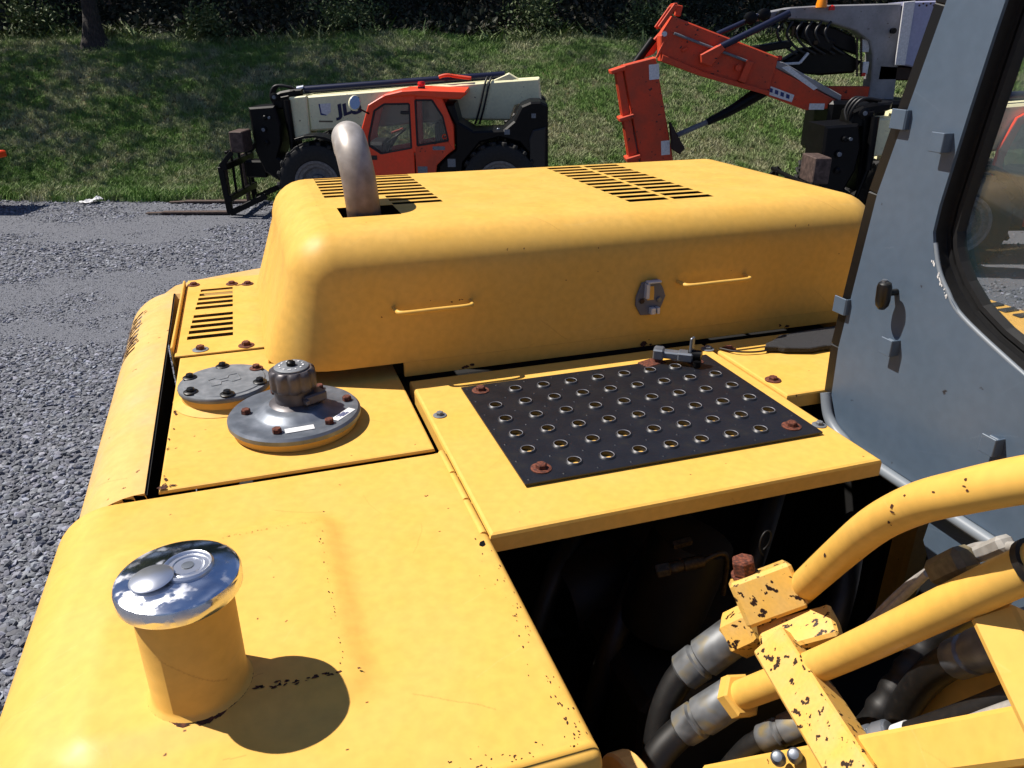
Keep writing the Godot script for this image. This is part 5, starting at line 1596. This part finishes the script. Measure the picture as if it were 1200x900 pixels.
	# cab
	for z in [1.08, 0.16]:
		s = sb()
		prism(s, [[-2.47, 1.2], [-2.46, 1.48], [-2.31, 1.89], [-2.06, 2.03], [-1.6, 2.07], [-1.6, 1.91], [-2.05, 1.90], [-2.22, 1.80], [-2.34, 1.39], [-2.34, 1.2]], z, z + 0.06, 0.012, Transform3D.IDENTITY, X)
		prism(s, [[-1.655, 1.15], [-1.545, 1.15], [-1.545, 2.06], [-1.655, 2.06]], z + 0.004, z + 0.064, 0.012, Transform3D.IDENTITY, X)
		prism(s, [[-1.55, 1.96], [-1.28, 1.96], [-1.12, 1.71], [-1.04, 1.34], [-1.04, 1.2], [-0.94, 1.2], [-0.95, 1.57], [-1.12, 2.0], [-1.55, 2.06]], z, z + 0.06, 0.012, Transform3D.IDENTITY, X)
		obj("cab_frame", s, M.orange, t)
		s = sb()
		prism(s, [[-2.44, 0.62], [-2.46, 1.2], [-2.34, 1.25], [-2.15, 1.13], [-1.655, 1.22], [-1.61, 1.22], [-1.61, 0.62]], z + 0.008, z + 0.07, 0.012, Transform3D.IDENTITY, X)
		var door := obj("door", s, M.orange, t)
		s = sb()
		prism(s, [[-1.59, 0.62], [-1.59, 1.25], [-1.04, 1.33], [-0.95, 1.2], [-1.06, 1.12], [-1.24, 0.95], [-1.3, 0.62]], z + 0.006, z + 0.066, 0.012, Transform3D.IDENTITY, X)
		obj("rear_panel", s, M.faded_orange, t)
		s = sb()
		prism(s, [[-2.335, 1.26], [-2.335, 1.39], [-2.215, 1.80], [-2.05, 1.90], [-1.65, 1.905], [-1.65, 1.22], [-2.15, 1.13]], z + 0.025, z + 0.03, 0.0, Transform3D.IDENTITY, X)
		obj("window", s, M.dark_glass, t)
		s = sb()
		prism(s, [[-1.55, 1.96], [-1.28, 1.96], [-1.12, 1.71], [-1.04, 1.34], [-1.55, 1.26]], z + 0.025, z + 0.03, 0.0, Transform3D.IDENTITY, X)
		obj("window", s, M.dark_glass, t)
		if z > 1.0:
			# dark window seals
			s = sb()
			for ring in [[[-2.335, 1.26], [-2.335, 1.39], [-2.215, 1.80], [-2.05, 1.90], [-1.65, 1.905], [-1.65, 1.22], [-2.15, 1.13]], [[-1.55, 1.96], [-1.28, 1.96], [-1.12, 1.71], [-1.04, 1.34], [-1.55, 1.26]]]:
				for i in ring.size():
					var a = ring[i]; var b = ring[(i + 1) % ring.size()]
					bar(s, Vector3(a[0] + X, a[1], z + 0.058), Vector3(b[0] + X, b[1], z + 0.058), 0.02, 0.03, 0.004)
			obj("window_seals", s, M.rubber, t)
			s = sb()
			box(s, Vector3(-2.28 + X, 1.07, z + 0.075), Vector3(0.12, 0.07, 0.02), 0.008)
			obj("door_handle", s, M.black, door)
			s = sb()
			box(s, Vector3(-1.72 + X, 1.77, z + 0.05), Vector3(0.16, 0.05, 0.04), 0.01)
			obj("grab_handle", s, M.black, t)
			for q in [[-1.48, 0.86, 0.16, 0.14], [-1.2, 1.22, 0.2, 0.06]]:
				s = sb()
				box(s, Vector3(q[0] + X, q[1], z + 0.068), Vector3(q[2], q[3], 0.003), 0.0)
				obj("sticker", s, M.dull_steel, t)
			s = sb()
			lathe(s, [Vector2(0.035, 0), Vector2(0.042, 0.01), Vector2(0.035, 0.02), Vector2(0.026, 0.012)], Transform3D(Basis(Vector3.RIGHT, PI / 2), Vector3(-1.1 + X, 1.40, z + 0.03)), 14)
			obj("vent_ring", s, M.orange, t)
	s = sb()
	prism(s, [[-2.08, 2.0], [-2.03, 2.05], [-1.75, 2.11], [-1.46, 2.125], [-0.74, 2.1], [-0.72, 2.06], [-0.82, 1.98], [-1.14, 1.985], [-1.6, 2.03]], 0.1, 1.2, 0.02, Transform3D.IDENTITY, X)
	obj("cab_roof", s, M.orange, t)
	s = sb()
	prism(s, [[-2.45, 1.2], [-2.45, 1.48], [-2.3, 1.89], [-2.08, 2.02], [-2.09, 2.015], [-2.31, 1.88], [-2.46, 1.48], [-2.46, 1.2]], 0.22, 1.08, 0.0, Transform3D.IDENTITY, X)
	obj("windscreen", s, M.dark_glass, t)
	s = sb()
	box(s, Vector3(-1.45 + X, 1.0, 0.65), Vector3(0.5, 0.14, 0.5), 0.04)
	box(s, Vector3(-1.22 + X, 1.3, 0.65), Vector3(0.12, 0.6, 0.48), 0.04)
	box(s, Vector3(-2.25 + X, 1.05, 0.65), Vector3(0.3, 0.5, 0.75), 0.05)
	obj("seat", s, M.rubber, t)
	s = sb()
	var ring := []
	for k in 21:
		var a := TAU * k / 20.0
		ring.append(Vector3(-1.95 + X, 1.36, 0.65) + Basis(Vector3(0, 0, 1), 0.6) * Vector3(cos(a) * 0.19, 0, sin(a) * 0.19))
	tube(s, ring, 0.016, 8, false)
	tube(s, [Vector3(-1.95 + X, 1.36, 0.65), Vector3(-2.12 + X, 1.1, 0.65)], 0.03, 8)
	obj("steering_wheel", s, M.black, t)
	s = sb()
	bar(s, Vector3(-2.02 + X, 1.42, 0.75), Vector3(-1.82 + X, 1.49, 0.75), 0.06, 0.03, 0.008)
	obj("lever_panel", s, M.faded_orange, t)
	s = sb()
	lathe(s, [Vector2(0, 0), Vector2(0.06, 0), Vector2(0.06, 0.03)], Transform3D(Basis.IDENTITY, Vector3(-1.46 + X, 2.125, 0.95)), 16)
	var bc := obj("beacon", s, M.black, t)
	s = sb()
	lathe(s, [Vector2(0.06, 0.03), Vector2(0.055, 0.06), Vector2(0.066, 0.07), Vector2(0.05, 0.105), Vector2(0, 0.11)], Transform3D(Basis.IDENTITY, Vector3(-1.46 + X, 2.125, 0.95)), 16)
	obj("lens", s, M.red_lens, bc)
	# mirror
	s = sb()
	tube(s, [Vector3(-2.3 + X, 1.75, 1.12), Vector3(-2.42 + X, 1.85, 1.36)], 0.014, 8)
	obj("mirror_arm", s, M.black, t)
	s = sb()
	var mx := Transform3D(Basis(Vector3(0, 0, 1), -0.35).scaled(Vector3(1, 1, 1)), Vector3(-2.47 + X, 1.94, 1.4))
	var el := []
	for k in 20: el.append([cos(TAU * k / 20.0) * 0.085, sin(TAU * k / 20.0) * 0.11])
	prism(s, el, 0.0, 0.02, 0.006, mx.rotated_local(Vector3.UP, 0.35).rotated_local(Vector3.RIGHT, -0.35))
	obj("mirror_glass", s, M.silver, t)
	s = sb()
	for q in el: q[0] *= 1.08; q[1] *= 1.08
	prism(s, el, -0.05, -0.001, 0.01, mx.rotated_local(Vector3.UP, 0.35).rotated_local(Vector3.RIGHT, -0.35))
	obj("mirror_shell", s, M.cream, t)
	# rear: engine cover near side, tower plates round the boom foot
	s = sb()
	prism(s, [[-1.1, 1.9], [-0.93, 1.9], [-0.86, 1.62], [-0.62, 1.48], [-0.14, 1.50], [0.03, 1.64], [0.15, 1.87], [0.3, 1.93], [0.46, 1.935], [0.58, 1.88], [0.6, 0.95], [0.58, 0.62], [0.42, 0.55], [0.42, 0.95], [0.12, 1.3], [-0.2, 1.38], [-0.52, 1.3], [-0.8, 0.98], [-0.84, 0.62], [-1.25, 0.62], [-1.22, 0.94], [-1.02, 1.13], [-0.93, 1.2], [-0.93, 1.57]], 0.18, 1.1, 0.03, Transform3D.IDENTITY, X)
	var eng := obj("engine_cover", s, M.machine_black, t)
	for q in [[0.35, 1.72, 0.07, 0.07], [-0.08, 1.47, 0.09, 0.08], [-1.0, 0.98, 0.13, 0.13]]:
		s = sb()
		box(s, Vector3(q[0] + X, q[1], 1.104), Vector3(q[2], q[3], 0.004), 0.0)
		obj("sticker", s, M.dull_steel, eng)
	s = sb()
	prism(s, [[0.28, 0.8], [0.28, 1.35], [0.34, 1.5], [0.55, 1.55], [0.55, 0.8]], 1.1, 1.14, 0.02, Transform3D.IDENTITY, X)
	obj("rear_lamp_guard", s, M.black, eng)
	s = sb()
	bar(s, Vector3(-0.25 + X, 1.36, 1.0), Vector3(-0.22 + X, 1.52, 1.0), 0.05, 0.05, 0.01)
	bar(s, Vector3(-0.3 + X, 1.42, 1.02), Vector3(-0.14 + X, 1.40, 1.02), 0.04, 0.03, 0.01)
	obj("filler_bracket", s, M.zinc, eng)
	s = sb()
	prism(s, [[-0.14, 1.0], [-0.14, 1.50], [0.03, 1.64], [0.15, 1.9], [0.46, 1.935], [0.6, 1.88], [0.6, 0.6], [0.0, 0.6]], -1.1, -0.4, 0.03, Transform3D.IDENTITY, X)
	obj("counterweight", s, M.machine_black, t)
	# head and fork carriage
	var d := X - ext
	s = sb()
	prism(s, [[-4.53, 1.78], [-4.08, 1.81], [-4.0, 1.5], [-4.02, 1.2], [-4.12, 0.95], [-3.92, 0.82], [-3.86, 0.64], [-4.15, 0.55], [-4.38, 0.7], [-4.5, 1.05]], -0.45, 0.25, 0.03, Transform3D.IDENTITY, d)
	prism(s, [[-4.16, 1.74], [-4.14, 1.96], [-4.0, 2.03], [-3.83, 2.06], [-3.6, 2.08], [-3.62, 1.98], [-3.8, 1.92], [-3.95, 1.74]], -0.3, 0.1, 0.03, Transform3D.IDENTITY, d)
	prism(s, [[-4.0, 1.95], [-3.84, 1.98], [-3.80, 1.2], [-3.78, 0.92], [-3.92, 0.9], [-3.93, 1.3]], -0.3, 0.12, 0.02, Transform3D.IDENTITY, d)
	for q in [[-4.3, 1.42, 0.05], [-4.25, 1.62, 0.04], [-4.05, 1.95, 0.07], [-4.28, 1.2, 0.045]]:
		lathe(s, [Vector2(q[2], 0), Vector2(q[2], 0.03), Vector2(q[2] * 0.6, 0.045), Vector2(0, 0.045)], Transform3D(Basis(Vector3.RIGHT, PI / 2), Vector3(q[0] + d, q[1], 0.25)), 14)
	var head := obj("boom_head", s, M.machine_black, t)
	s = sb()
	for q in [[-4.3, 1.42, 0.03], [-4.18, 1.62, 0.022], [-4.05, 1.95, 0.03]]:
		lathe(s, [Vector2(q[2], 0), Vector2(q[2], 0.052), Vector2(0, 0.053)], Transform3D(Basis(Vector3.RIGHT, PI / 2), Vector3(q[0] + d, q[1], 0.25)), 12)
	obj("pins", s, M.zinc, head)
	s = sb()
	tube(s, [Vector3(-3.86 + d, 1.9, 0.2), Vector3(-3.84 + d, 1.2, 0.2)], 0.055, 14)
	tube(s, [Vector3(-3.84 + d, 1.2, 0.2), Vector3(-3.95 + d, 0.75, 0.2)], 0.03, 12)
	obj("tilt_cylinder", s, M.machine_black, head)
	s = sb()
	for k in 3:
		tube(s, smooth([Vector3(-3.78 + d, 2.06 + 0.02 * k, -0.1 + 0.1 * k), Vector3(-4.05 + d, 2.12, -0.1 + 0.12 * k), Vector3(-4.16 + d, 1.95, -0.1 + 0.1 * k), Vector3(-4.1 + d, 1.75, 0.0)], 5), 0.022, 8)
	obj("head_hoses", s, M.hose, head)
	s = sb()
	for z in [-0.72, 0.72]:
		bar(s, Vector3(-4.98 + d, 0.86, z), Vector3(-4.93 + d, 0.06, z), 0.05, 0.1, 0.008)
		bar(s, Vector3(-4.98 + d, 0.86, z), Vector3(-4.75 + d, 1.1, z), 0.05, 0.08, 0.008)
		bar(s, Vector3(-4.93 + d, 0.07, z), Vector3(-4.3 + d, 0.35, z * 0.8), 0.06, 0.1, 0.008)
	for h in [0.32, 0.86]: box(s, Vector3(-4.9 + d, h, 0.0), Vector3(0.08, 0.11, 1.5), 0.01)
	box(s, Vector3(-4.86 + d, 1.09, 0.0), Vector3(0.06, 0.05, 1.4), 0.01)
	box(s, Vector3(-4.6 + d, 0.72, -0.1), Vector3(0.4, 0.3, 0.3), 0.03)
	for z in [-0.4, 0.0, 0.4]: box(s, Vector3(-4.88 + d, 0.72, z), Vector3(0.04, 0.75, 0.04), 0.005)
	var car := obj("fork_carriage", s, M.machine_black, t)
	s = sb()
	box(s, Vector3(-4.66 + d, 1.26, 0.45), Vector3(0.22, 0.34, 0.5), 0.012)
	obj("carriage_box", s, M.brown_steel, car)
	for z in [-0.52, 0.5]:
		s = sb()
		bar(s, Vector3(-4.98 + d, 0.045, z), Vector3(-6.2 + d, 0.04, z), 0.12, 0.045, 0.008)
		bar(s, Vector3(-6.2 + d, 0.04, z), Vector3(-6.5 + d, 0.028, z), 0.1, 0.02, 0.004)
		bar(s, Vector3(-4.99 + d, 0.03, z), Vector3(-4.99 + d, 0.92, z), 0.12, 0.05, 0.006)
		obj("fork", s, M.brown_steel, car)

func build_telehandlers():
	telehandler("cream telehandler with orange cab and lettered boom, parked beyond the yellow hood", Vector3(-3.25, 0, -14.28), 0.0, 0.0)
	telehandler("telehandler half hidden behind the grey cab, its black fork head right of the hood", Vector3(5.85, 0, -11.15), 0.0, 0.35)

func build_boom_lift():
	var o := Vector3(5.4, 0, -14.4)
	var t := thing("boom_lift", "grey framed lift machine with a folded faded orange arm, standing before the bank", "boom lift", o)
	var X := -o.x
	var Z := -14.0 - o.z                      # arm plane in the lift's own axes
	var s := sb()
	# hanging outer section: a deep channel, open to the left
	prism(s, [[1.86, 2.45], [2.40, 2.58], [2.93, 0.55], [2.36, 0.5]], Z - 0.3, Z + 0.0, 0.015, Transform3D.IDENTITY, X)
	var out := obj("outer_arm", s, M.faded_orange, t)
	s = sb()
	prism(s, [[1.74, 2.36], [1.84, 2.43], [2.33, 0.5], [2.15, 0.5]], Z - 0.28, Z - 0.2, 0.01, Transform3D.IDENTITY, X)
	prism(s, [[1.74, 2.36], [1.84, 2.43], [2.33, 0.5], [2.15, 0.5]], Z - 0.07, Z + 0.0, 0.01, Transform3D.IDENTITY, X)
	for h in [2.38, 1.62, 0.95]:
		box(s, Vector3(1.78 + (2.4 - h) * 0.24 + X, h, Z - 0.12), Vector3(0.26, 0.07, 0.4), 0.012, Basis(Vector3(0, 0, 1), 0.3))
	obj("flange", s, M.faded_orange, out)
	s = sb()
	prism(s, [[1.95, 2.3], [1.99, 2.3], [2.34, 0.6], [2.28, 0.6]], Z - 0.2, Z - 0.07, 0.0, Transform3D.IDENTITY, X)
	obj("inner_rail", s, M.dull_steel, out)
	for q in [[2.39, 2.35, 0.17, 0.24], [2.68, 1.12, 0.15, 0.24]]:
		s = sb()
		box(s, Vector3(q[0] + X, q[1], Z + 0.003), Vector3(q[2], q[3], 0.004), 0.0, Basis(Vector3(0, 0, 1), 0.1))
		obj("label", s, M.white, out)
	# hinge plates and link at the top
	s = sb()
	prism(s, [[2.25, 2.55], [2.42, 2.62], [2.62, 2.95], [2.55, 3.02], [2.4, 2.85]], Z - 0.42, Z - 0.32, 0.01, Transform3D.IDENTITY, X)
	prism(s, [[2.38, 2.55], [2.44, 2.58], [2.62, 2.95], [2.58, 3.0]], Z + 0.02, Z + 0.06, 0.006, Transform3D.IDENTITY, X)
	for z in [Z - 0.3, Z + 0.02]:
		bar(s, Vector3(2.42 + X, 3.02, z), Vector3(2.66 + X, 3.36, z), 0.05, 0.07, 0.008)
	bar(s, Vector3(2.66 + X, 3.36, Z - 0.3), Vector3(2.66 + X, 3.36, Z + 0.03), 0.06, 0.06, 0.008)
	bar(s, Vector3(2.72 + X, 3.2, Z - 0.1), Vector3(2.75 + X, 3.36, Z - 0.1), 0.1, 0.1, 0.01)
	obj("hinge_plate", s, M.faded_orange, t)
	s = sb()
	tube(s, [Vector3(2.1 + X, 2.45, Z - 0.36), Vector3(2.4 + X, 2.85, Z - 0.36)], 0.07, 14)
	obj("fold_cylinder", s, M.machine_black, t)
	# main arm
	s = sb()
	prism(s, [[2.62, 3.2], [4.44, 2.58], [4.35, 1.98], [3.2, 2.28], [2.48, 2.52], [2.44, 2.9]], Z - 0.3, Z + 0.05, 0.02, Transform3D.IDENTITY, X)
	var arm := obj("main_arm", s, M.faded_orange, t)
	s = sb()
	prism(s, [[2.48, 2.52], [3.2, 2.28], [4.35, 1.98], [4.35, 2.05], [3.2, 2.36], [2.5, 2.62]], Z + 0.05, Z + 0.09, 0.008, Transform3D.IDENTITY, X)
	obj("arm_flange", s, M.faded_orange, arm)
	s = sb()
	prism(s, [[4.4, 2.42], [5.62, 1.86], [5.6, 1.78], [5.05, 1.74], [4.33, 1.98]], Z - 0.24, Z - 0.0, 0.015, Transform3D.IDENTITY, X)
	obj("inner_arm", s, M.faded_orange, arm)
	s = sb()
	prism(s, [[4.42, 2.52], [4.55, 2.5], [5.62, 1.98], [5.62, 1.88], [4.42, 2.42]], Z - 0.22, Z - 0.03, 0.01, Transform3D.IDENTITY, X)
	obj("wear_pad", s, M.light_grey, arm)
	s = sb()
	prism(s, [[4.52, 2.42], [4.64, 2.44], [5.18, 2.1], [5.12, 2.06]], Z + 0.0, Z + 0.006, 0.0, Transform3D.IDENTITY, X)
	obj("white_stripe", s, M.white, arm)
	s = sb()
	prism(s, [[4.35, 2.135], [4.80, 1.985], [4.77, 1.87], [4.33, 2.0]], Z + 0.006, Z + 0.011, 0.0, Transform3D.IDENTITY, X)
	var lb := obj("label", s, M.white, arm)
	s = sb()
	for k in 4:
		prism(s, [[4.36 + 0.1 * k, 2.105 - 0.033 * k], [4.42 + 0.1 * k, 2.085 - 0.033 * k], [4.42 + 0.1 * k, 2.02 - 0.033 * k], [4.36 + 0.1 * k, 2.04 - 0.033 * k]], Z + 0.0115, Z + 0.0135, 0.0, Transform3D.IDENTITY, X)
	obj("label_print", s, M.ink, arm)
	s = sb()
	box(s, Vector3(5.21 + X, 1.8, Z + 0.008), Vector3(0.26, 0.1, 0.005), 0.0)
	obj("label", s, M.white, arm)
	# raised brackets and rod on the arm's side
	s = sb()
	prism(s, [[3.1, 2.62], [3.42, 2.78], [3.5, 2.7], [3.3, 2.44], [3.12, 2.5]], Z + 0.05, Z + 0.2, 0.015, Transform3D.IDENTITY, X)
	lathe(s, [Vector2(0.05, 0), Vector2(0.05, 0.1), Vector2(0, 0.1)], aim(Vector3(3.76 + X, 2.42, Z + 0.05), Vector3(0, 0, 1)), 14)
	box(s, Vector3(3.9 + X, 2.36, Z + 0.1), Vector3(0.12, 0.34, 0.1), 0.01, Basis(Vector3(0, 0, 1), -0.32))
	box(s, Vector3(2.86 + X, 2.7, Z + 0.07), Vector3(0.1, 0.05, 0.05), 0.01, Basis(Vector3(0, 0, 1), 0.6))
	obj("arm_bracket", s, M.faded_orange, arm)
	s = sb()
	tube(s, [Vector3(2.66 + X, 2.94, Z + 0.09), Vector3(3.9 + X, 2.52, Z + 0.09)], 0.022, 10)
	obj("control_rod", s, M.dull_steel, arm)
	s = sb()
	lathe(s, [Vector2(0.04, 0), Vector2(0.04, 0.08), Vector2(0, 0.08)], aim(Vector3(2.5 + X, 2.93, Z + 0.04), Vector3(0, 0, 1)), 12)
	obj("pivot_pin", s, M.silver, t)
	# long strut from the outer arm's foot to under the main arm
	s = sb()
	tube(s, [Vector3(2.86 + X, 1.30, Z - 0.15), Vector3(3.46 + X, 1.56, Z - 0.15)], 0.045, 12)
	obj("strut_rod", s, M.dull_steel, t)
	s = sb()
	tube(s, smooth([Vector3(3.4 + X, 1.53, Z - 0.15), Vector3(3.8 + X, 1.73, Z - 0.15), Vector3(4.15 + X, 1.95, Z - 0.15), Vector3(4.4 + X, 2.12, Z - 0.15)], 4), [0.06, 0.065, 0.07, 0.08, 0.085, 0.09, 0.1, 0.105, 0.11, 0.115, 0.12, 0.12, 0.12], 14)
	obj("strut", s, M.machine_black, t)
	s = sb()
	prism(s, [[2.72, 1.55], [3.0, 1.12], [2.92, 1.02], [2.78, 1.1]], Z - 0.02, Z + 0.12, 0.02, Transform3D.IDENTITY, X)
	obj("strut_bracket", s, M.dark_rust, t)
	# lift cylinders up to the gooseneck
	for q in [[3.40, 2.72, 4.5, 3.24, Z + 0.12, 0.055], [3.46, 2.93, 4.2, 3.24, Z - 0.3, 0.045]]:
		s = sb()
		tube(s, [Vector3(q[0] + X, q[1], q[4]), Vector3(q[2] + X, q[3], q[4])], q[5], 14)
		obj("lift_cylinder", s, M.blue_cylinder, t)
	# gooseneck frame
	s = sb()
	var zf := -14.4 - o.z
	prism(s, [[4.0, 3.12], [4.1, 3.24], [4.64, 3.34], [5.18, 3.37], [6.48, 3.40], [6.62, 2.46], [6.70, 0.9], [6.2, 0.9], [6.20, 2.2], [6.15, 2.62], [6.05, 2.82], [5.8, 2.98], [5.48, 3.07], [5.17, 3.14], [4.66, 3.16]], zf - 0.25, zf + 0.1, 0.02, Transform3D.IDENTITY, X)
	var fr := obj("gooseneck_frame", s, M.light_grey, t)
	s = sb()
	for q in [[4.5, 3.2], [4.2, 3.22], [3.98, 3.17]]:
		lathe(s, [Vector2(0.09, -0.06), Vector2(0.1, -0.04), Vector2(0.1, 0.1), Vector2(0.07, 0.12), Vector2(0, 0.12)], aim(Vector3(q[0] + X, q[1], zf + 0.1), Vector3(0, 0, 1)), 14)
	obj("neck_pins", s, M.machine_black, fr)
	s = sb()
	lathe(s, [Vector2(0, 0), Vector2(0.09, 0), Vector2(0.09, 0.05), Vector2(0.07, 0.14), Vector2(0.0, 0.16)], Transform3D(Basis.IDENTITY, Vector3(5.13 + X, 3.33, zf + 0.15)), 16)
	obj("beacon", s, M.amber_lens, fr)
	s = sb()
	lathe(s, [Vector2(0, 0), Vector2(0.05, 0), Vector2(0.05, 0.06), Vector2(0.0, 0.08)], Transform3D(Basis.IDENTITY, Vector3(5.3 + X, 3.29, zf + 0.17)), 12)
	obj("warning_lamp", s, M.red_lens, fr)
	s = sb()
	lathe(s, [Vector2(0.045, 0), Vector2(0.045, 0.08), Vector2(0, 0.08)], aim(Vector3(6.4 + X, 2.98, zf + 0.1), Vector3(0, 0, 1)), 12)
	obj("frame_eye", s, M.machine_black, fr)
	# dark works inside the arch
	s = sb()
	prism(s, [[4.65, 3.12], [5.2, 3.1], [5.5, 3.02], [5.85, 2.88], [5.95, 2.6], [5.6, 2.7], [5.3, 2.86], [4.8, 2.92]], zf - 0.2, zf - 0.02, 0.02, Transform3D.IDENTITY, X)
	prism(s, [[4.55, 2.45], [4.7, 2.34], [5.3, 2.28], [5.9, 2.32], [6.0, 2.5], [5.5, 2.75], [5.0, 2.72]], zf - 0.3, zf + 0.05, 0.03, Transform3D.IDENTITY, X)
	box(s, Vector3(4.3 + X, 2.72, zf + 0.1), Vector3(0.8, 0.12, 0.3), 0.02, Basis(Vector3(0, 0, 1), 0.15))
	box(s, Vector3(5.15 + X, 2.85, zf), Vector3(0.6, 0.2, 0.3), 0.02, Basis(Vector3(0, 0, 1), -0.4))
	var wk := obj("hydraulic_works", s, M.machine_black, t)
	for k in 6:
		s = sb()
		var x0 := 4.55 + 0.16 * k
		tube(s, smooth([Vector3(x0 + X, 3.12, zf + 0.1), Vector3(x0 - 0.1 + X, 2.95, zf + 0.16), Vector3(x0 + 0.05 + X, 2.76, zf + 0.12), Vector3(x0 + 0.3 + X, 2.62, zf + 0.1)], 5), 0.022, 8)
		obj("hose", s, M.hose, wk)
	s = sb()
	for k in 18:                              # chain
		var p := Vector3(5.86 + X + 0.006 * k, 2.86 - 0.034 * k, zf + 0.12)
		for e in [-1, 1]: lathe(s, [Vector2(0.02, -0.012), Vector2(0.02, 0.012), Vector2(0, 0.012)], aim(p + Vector3(0.035 * e, 0, 0), Vector3(0, 0, 1)), 8)
	obj("chain", s, M.dark_rust, wk)
	s = sb()
	bar(s, Vector3(4.5 + X, 2.46, zf + 0.16), Vector3(4.9 + X, 2.48, zf + 0.16), 0.05, 0.04, 0.008)
	bar(s, Vector3(4.9 + X, 2.48, zf + 0.16), Vector3(5.02 + X, 2.64, zf + 0.16), 0.05, 0.04, 0.008)
	box(s, Vector3(6.05 + X, 2.4, zf + 0.1), Vector3(0.1, 0.2, 0.06), 0.01)
	box(s, Vector3(6.02 + X, 2.75, zf + 0.02), Vector3(0.16, 0.2, 0.02), 0.005)
	obj("grey_links", s, M.white, wk)
	s = sb()
	box(s, Vector3(4.52 + X, 2.56, zf + 0.2), Vector3(0.1, 0.08, 0.06), 0.015)
	box(s, Vector3(6.02 + X, 2.3, zf + 0.16), Vector3(0.06, 0.06, 0.05), 0.01)
	obj("red_lamp", s, M.red_lens, wk)
	s = sb()
	box(s, Vector3(4.72 + X, 2.97, zf + 0.14), Vector3(0.05, 0.16, 0.05), 0.01)
	box(s, Vector3(5.12 + X, 2.8, zf + 0.16), Vector3(0.07, 0.07, 0.05), 0.01)
	obj("fittings", s, M.brass, wk)
	s = sb()
	prism(s, [[5.3, 2.1], [6.2, 2.1], [6.2, 1.85], [5.5, 1.85]], zf - 0.2, zf + 0.1, 0.02, Transform3D.IDENTITY, X)
	obj("turret_base", s, M.faded_orange, t)
	# white and lilac box at the back
	s = sb()
	prism(s, [[6.50, 3.42], [7.25, 3.44], [7.08, 2.36], [6.72, 2.44], [6.6, 2.45]], zf - 0.5, zf + 0.22, 0.02, Transform3D.IDENTITY, X)
	var bx := obj("rear_box", s, M.lilac, t)
	s = sb()
	prism(s, [[6.44, 3.41], [6.63, 3.43], [6.66, 2.45], [6.49, 2.45]], zf + 0.222, zf + 0.25, 0.006, Transform3D.IDENTITY, X)
	obj("white_panel", s, M.white, bx)
	s = sb()
	for k in 9: lathe(s, [Vector2(0.018, 0), Vector2(0.012, 0.01), Vector2(0, 0.012)], aim(Vector3(6.72 + 0.06 * k + X, 3.36 + 0.03 * (k % 2), zf + 0.22), Vector3(0, 0, 1)), 8)
	obj("rivets", s, M.dark_rust, bx)
	s = sb()
	prism(s, [[6.3, 2.45], [7.1, 2.4], [7.1, 2.2], [6.3, 2.2]], zf - 0.4, zf + 0.1, 0.02, Transform3D.IDENTITY, X)
	obj("box_support", s, M.dark_rust, bx)
	# chassis and wheels, mostly hidden
	s = sb()
	box(s, Vector3(6.2 + X, 1.45, zf - 0.1), Vector3(1.6, 0.9, 1.2), 0.06)
	box(s, Vector3(6.9 + X, 0.72, zf - 0.1), Vector3(2.6, 0.5, 1.4), 0.05)
	obj("chassis", s, M.machine_black, t)
	for x in [6.0, 8.1]:
		for z in [-0.85, 0.75]: wheel(t, Vector3(x + X, 0.5, zf + z), 0.5, 0.34)

func build_yard_bits():
	# a low work platform just beyond the left edge: its orange rail end pokes into the picture
	var o := Vector3(-11.68, 0, -14.3)
	var t := thing("scissor_lift", "orange end of a low platform machine at the left edge of the picture", "scissor lift", o)
	var s := sb()
	box(s, Vector3(0.0, 0.93, 0.0), Vector3(4.72, 0.12, 0.9), 0.02)
	obj("platform", s, M.orange, t)
	s = sb()
	for k in 2:
		bar(s, Vector3(-1.0, 0.5, 0.3 - 0.6 * k), Vector3(1.0, 0.88, 0.3 - 0.6 * k), 0.05, 0.1, 0.01)
		bar(s, Vector3(-1.0, 0.88, 0.24 - 0.48 * k), Vector3(1.0, 0.5, 0.24 - 0.48 * k), 0.05, 0.1, 0.01)
	obj("scissor_arms", s, M.machine_black, t)
	s = sb()
	box(s, Vector3(0, 0.36, 0.0), Vector3(2.4, 0.28, 0.8), 0.03)
	obj("base_frame", s, M.machine_black, t)
	for x in [-0.9, 0.9]:
		for z in [-0.42, 0.42]: wheel(t, Vector3(x, 0.25, z), 0.25, 0.16)
	# crumpled white litter at the grass edge
	s = sb()
	s.set_smooth_group(-1)
	var n := 14
	var g := FastNoiseLite.new(); g.seed = 4; g.frequency = 0.16
	var at := func(i, j):
		var x: float = (i / float(n) - 0.5) * 0.5; var z: float = (j / float(n) - 0.5) * 0.3
		var e := clampf(1.3 - Vector2(x / 0.27, z / 0.17).length(), 0, 1)
		return Vector3(x * (0.75 + 0.25 * e), 0.014 + absf(g.get_noise_2d(i * 2.5, j * 2.5)) * 0.10 * e + 0.1 * e * smoothstep(0.0, 0.15, x), z * (0.75 + 0.25 * e))
	for i in n:
		for j in n:
			if Vector2(i / float(n) - 0.46, j / float(n) - 0.46).length() < 0.5:
				quad(s, at.call(i, j), at.call(i, j + 1), at.call(i + 1, j + 1), at.call(i + 1, j))
	var w := obj("plastic_bag", s, M.white, self)
	w.position = Vector3(-8.0, 0.02, -14.82)
	w.rotation.y = 0.25
	tag(w, "crumpled white plastic bag lying where the gravel meets the grass", "litter")
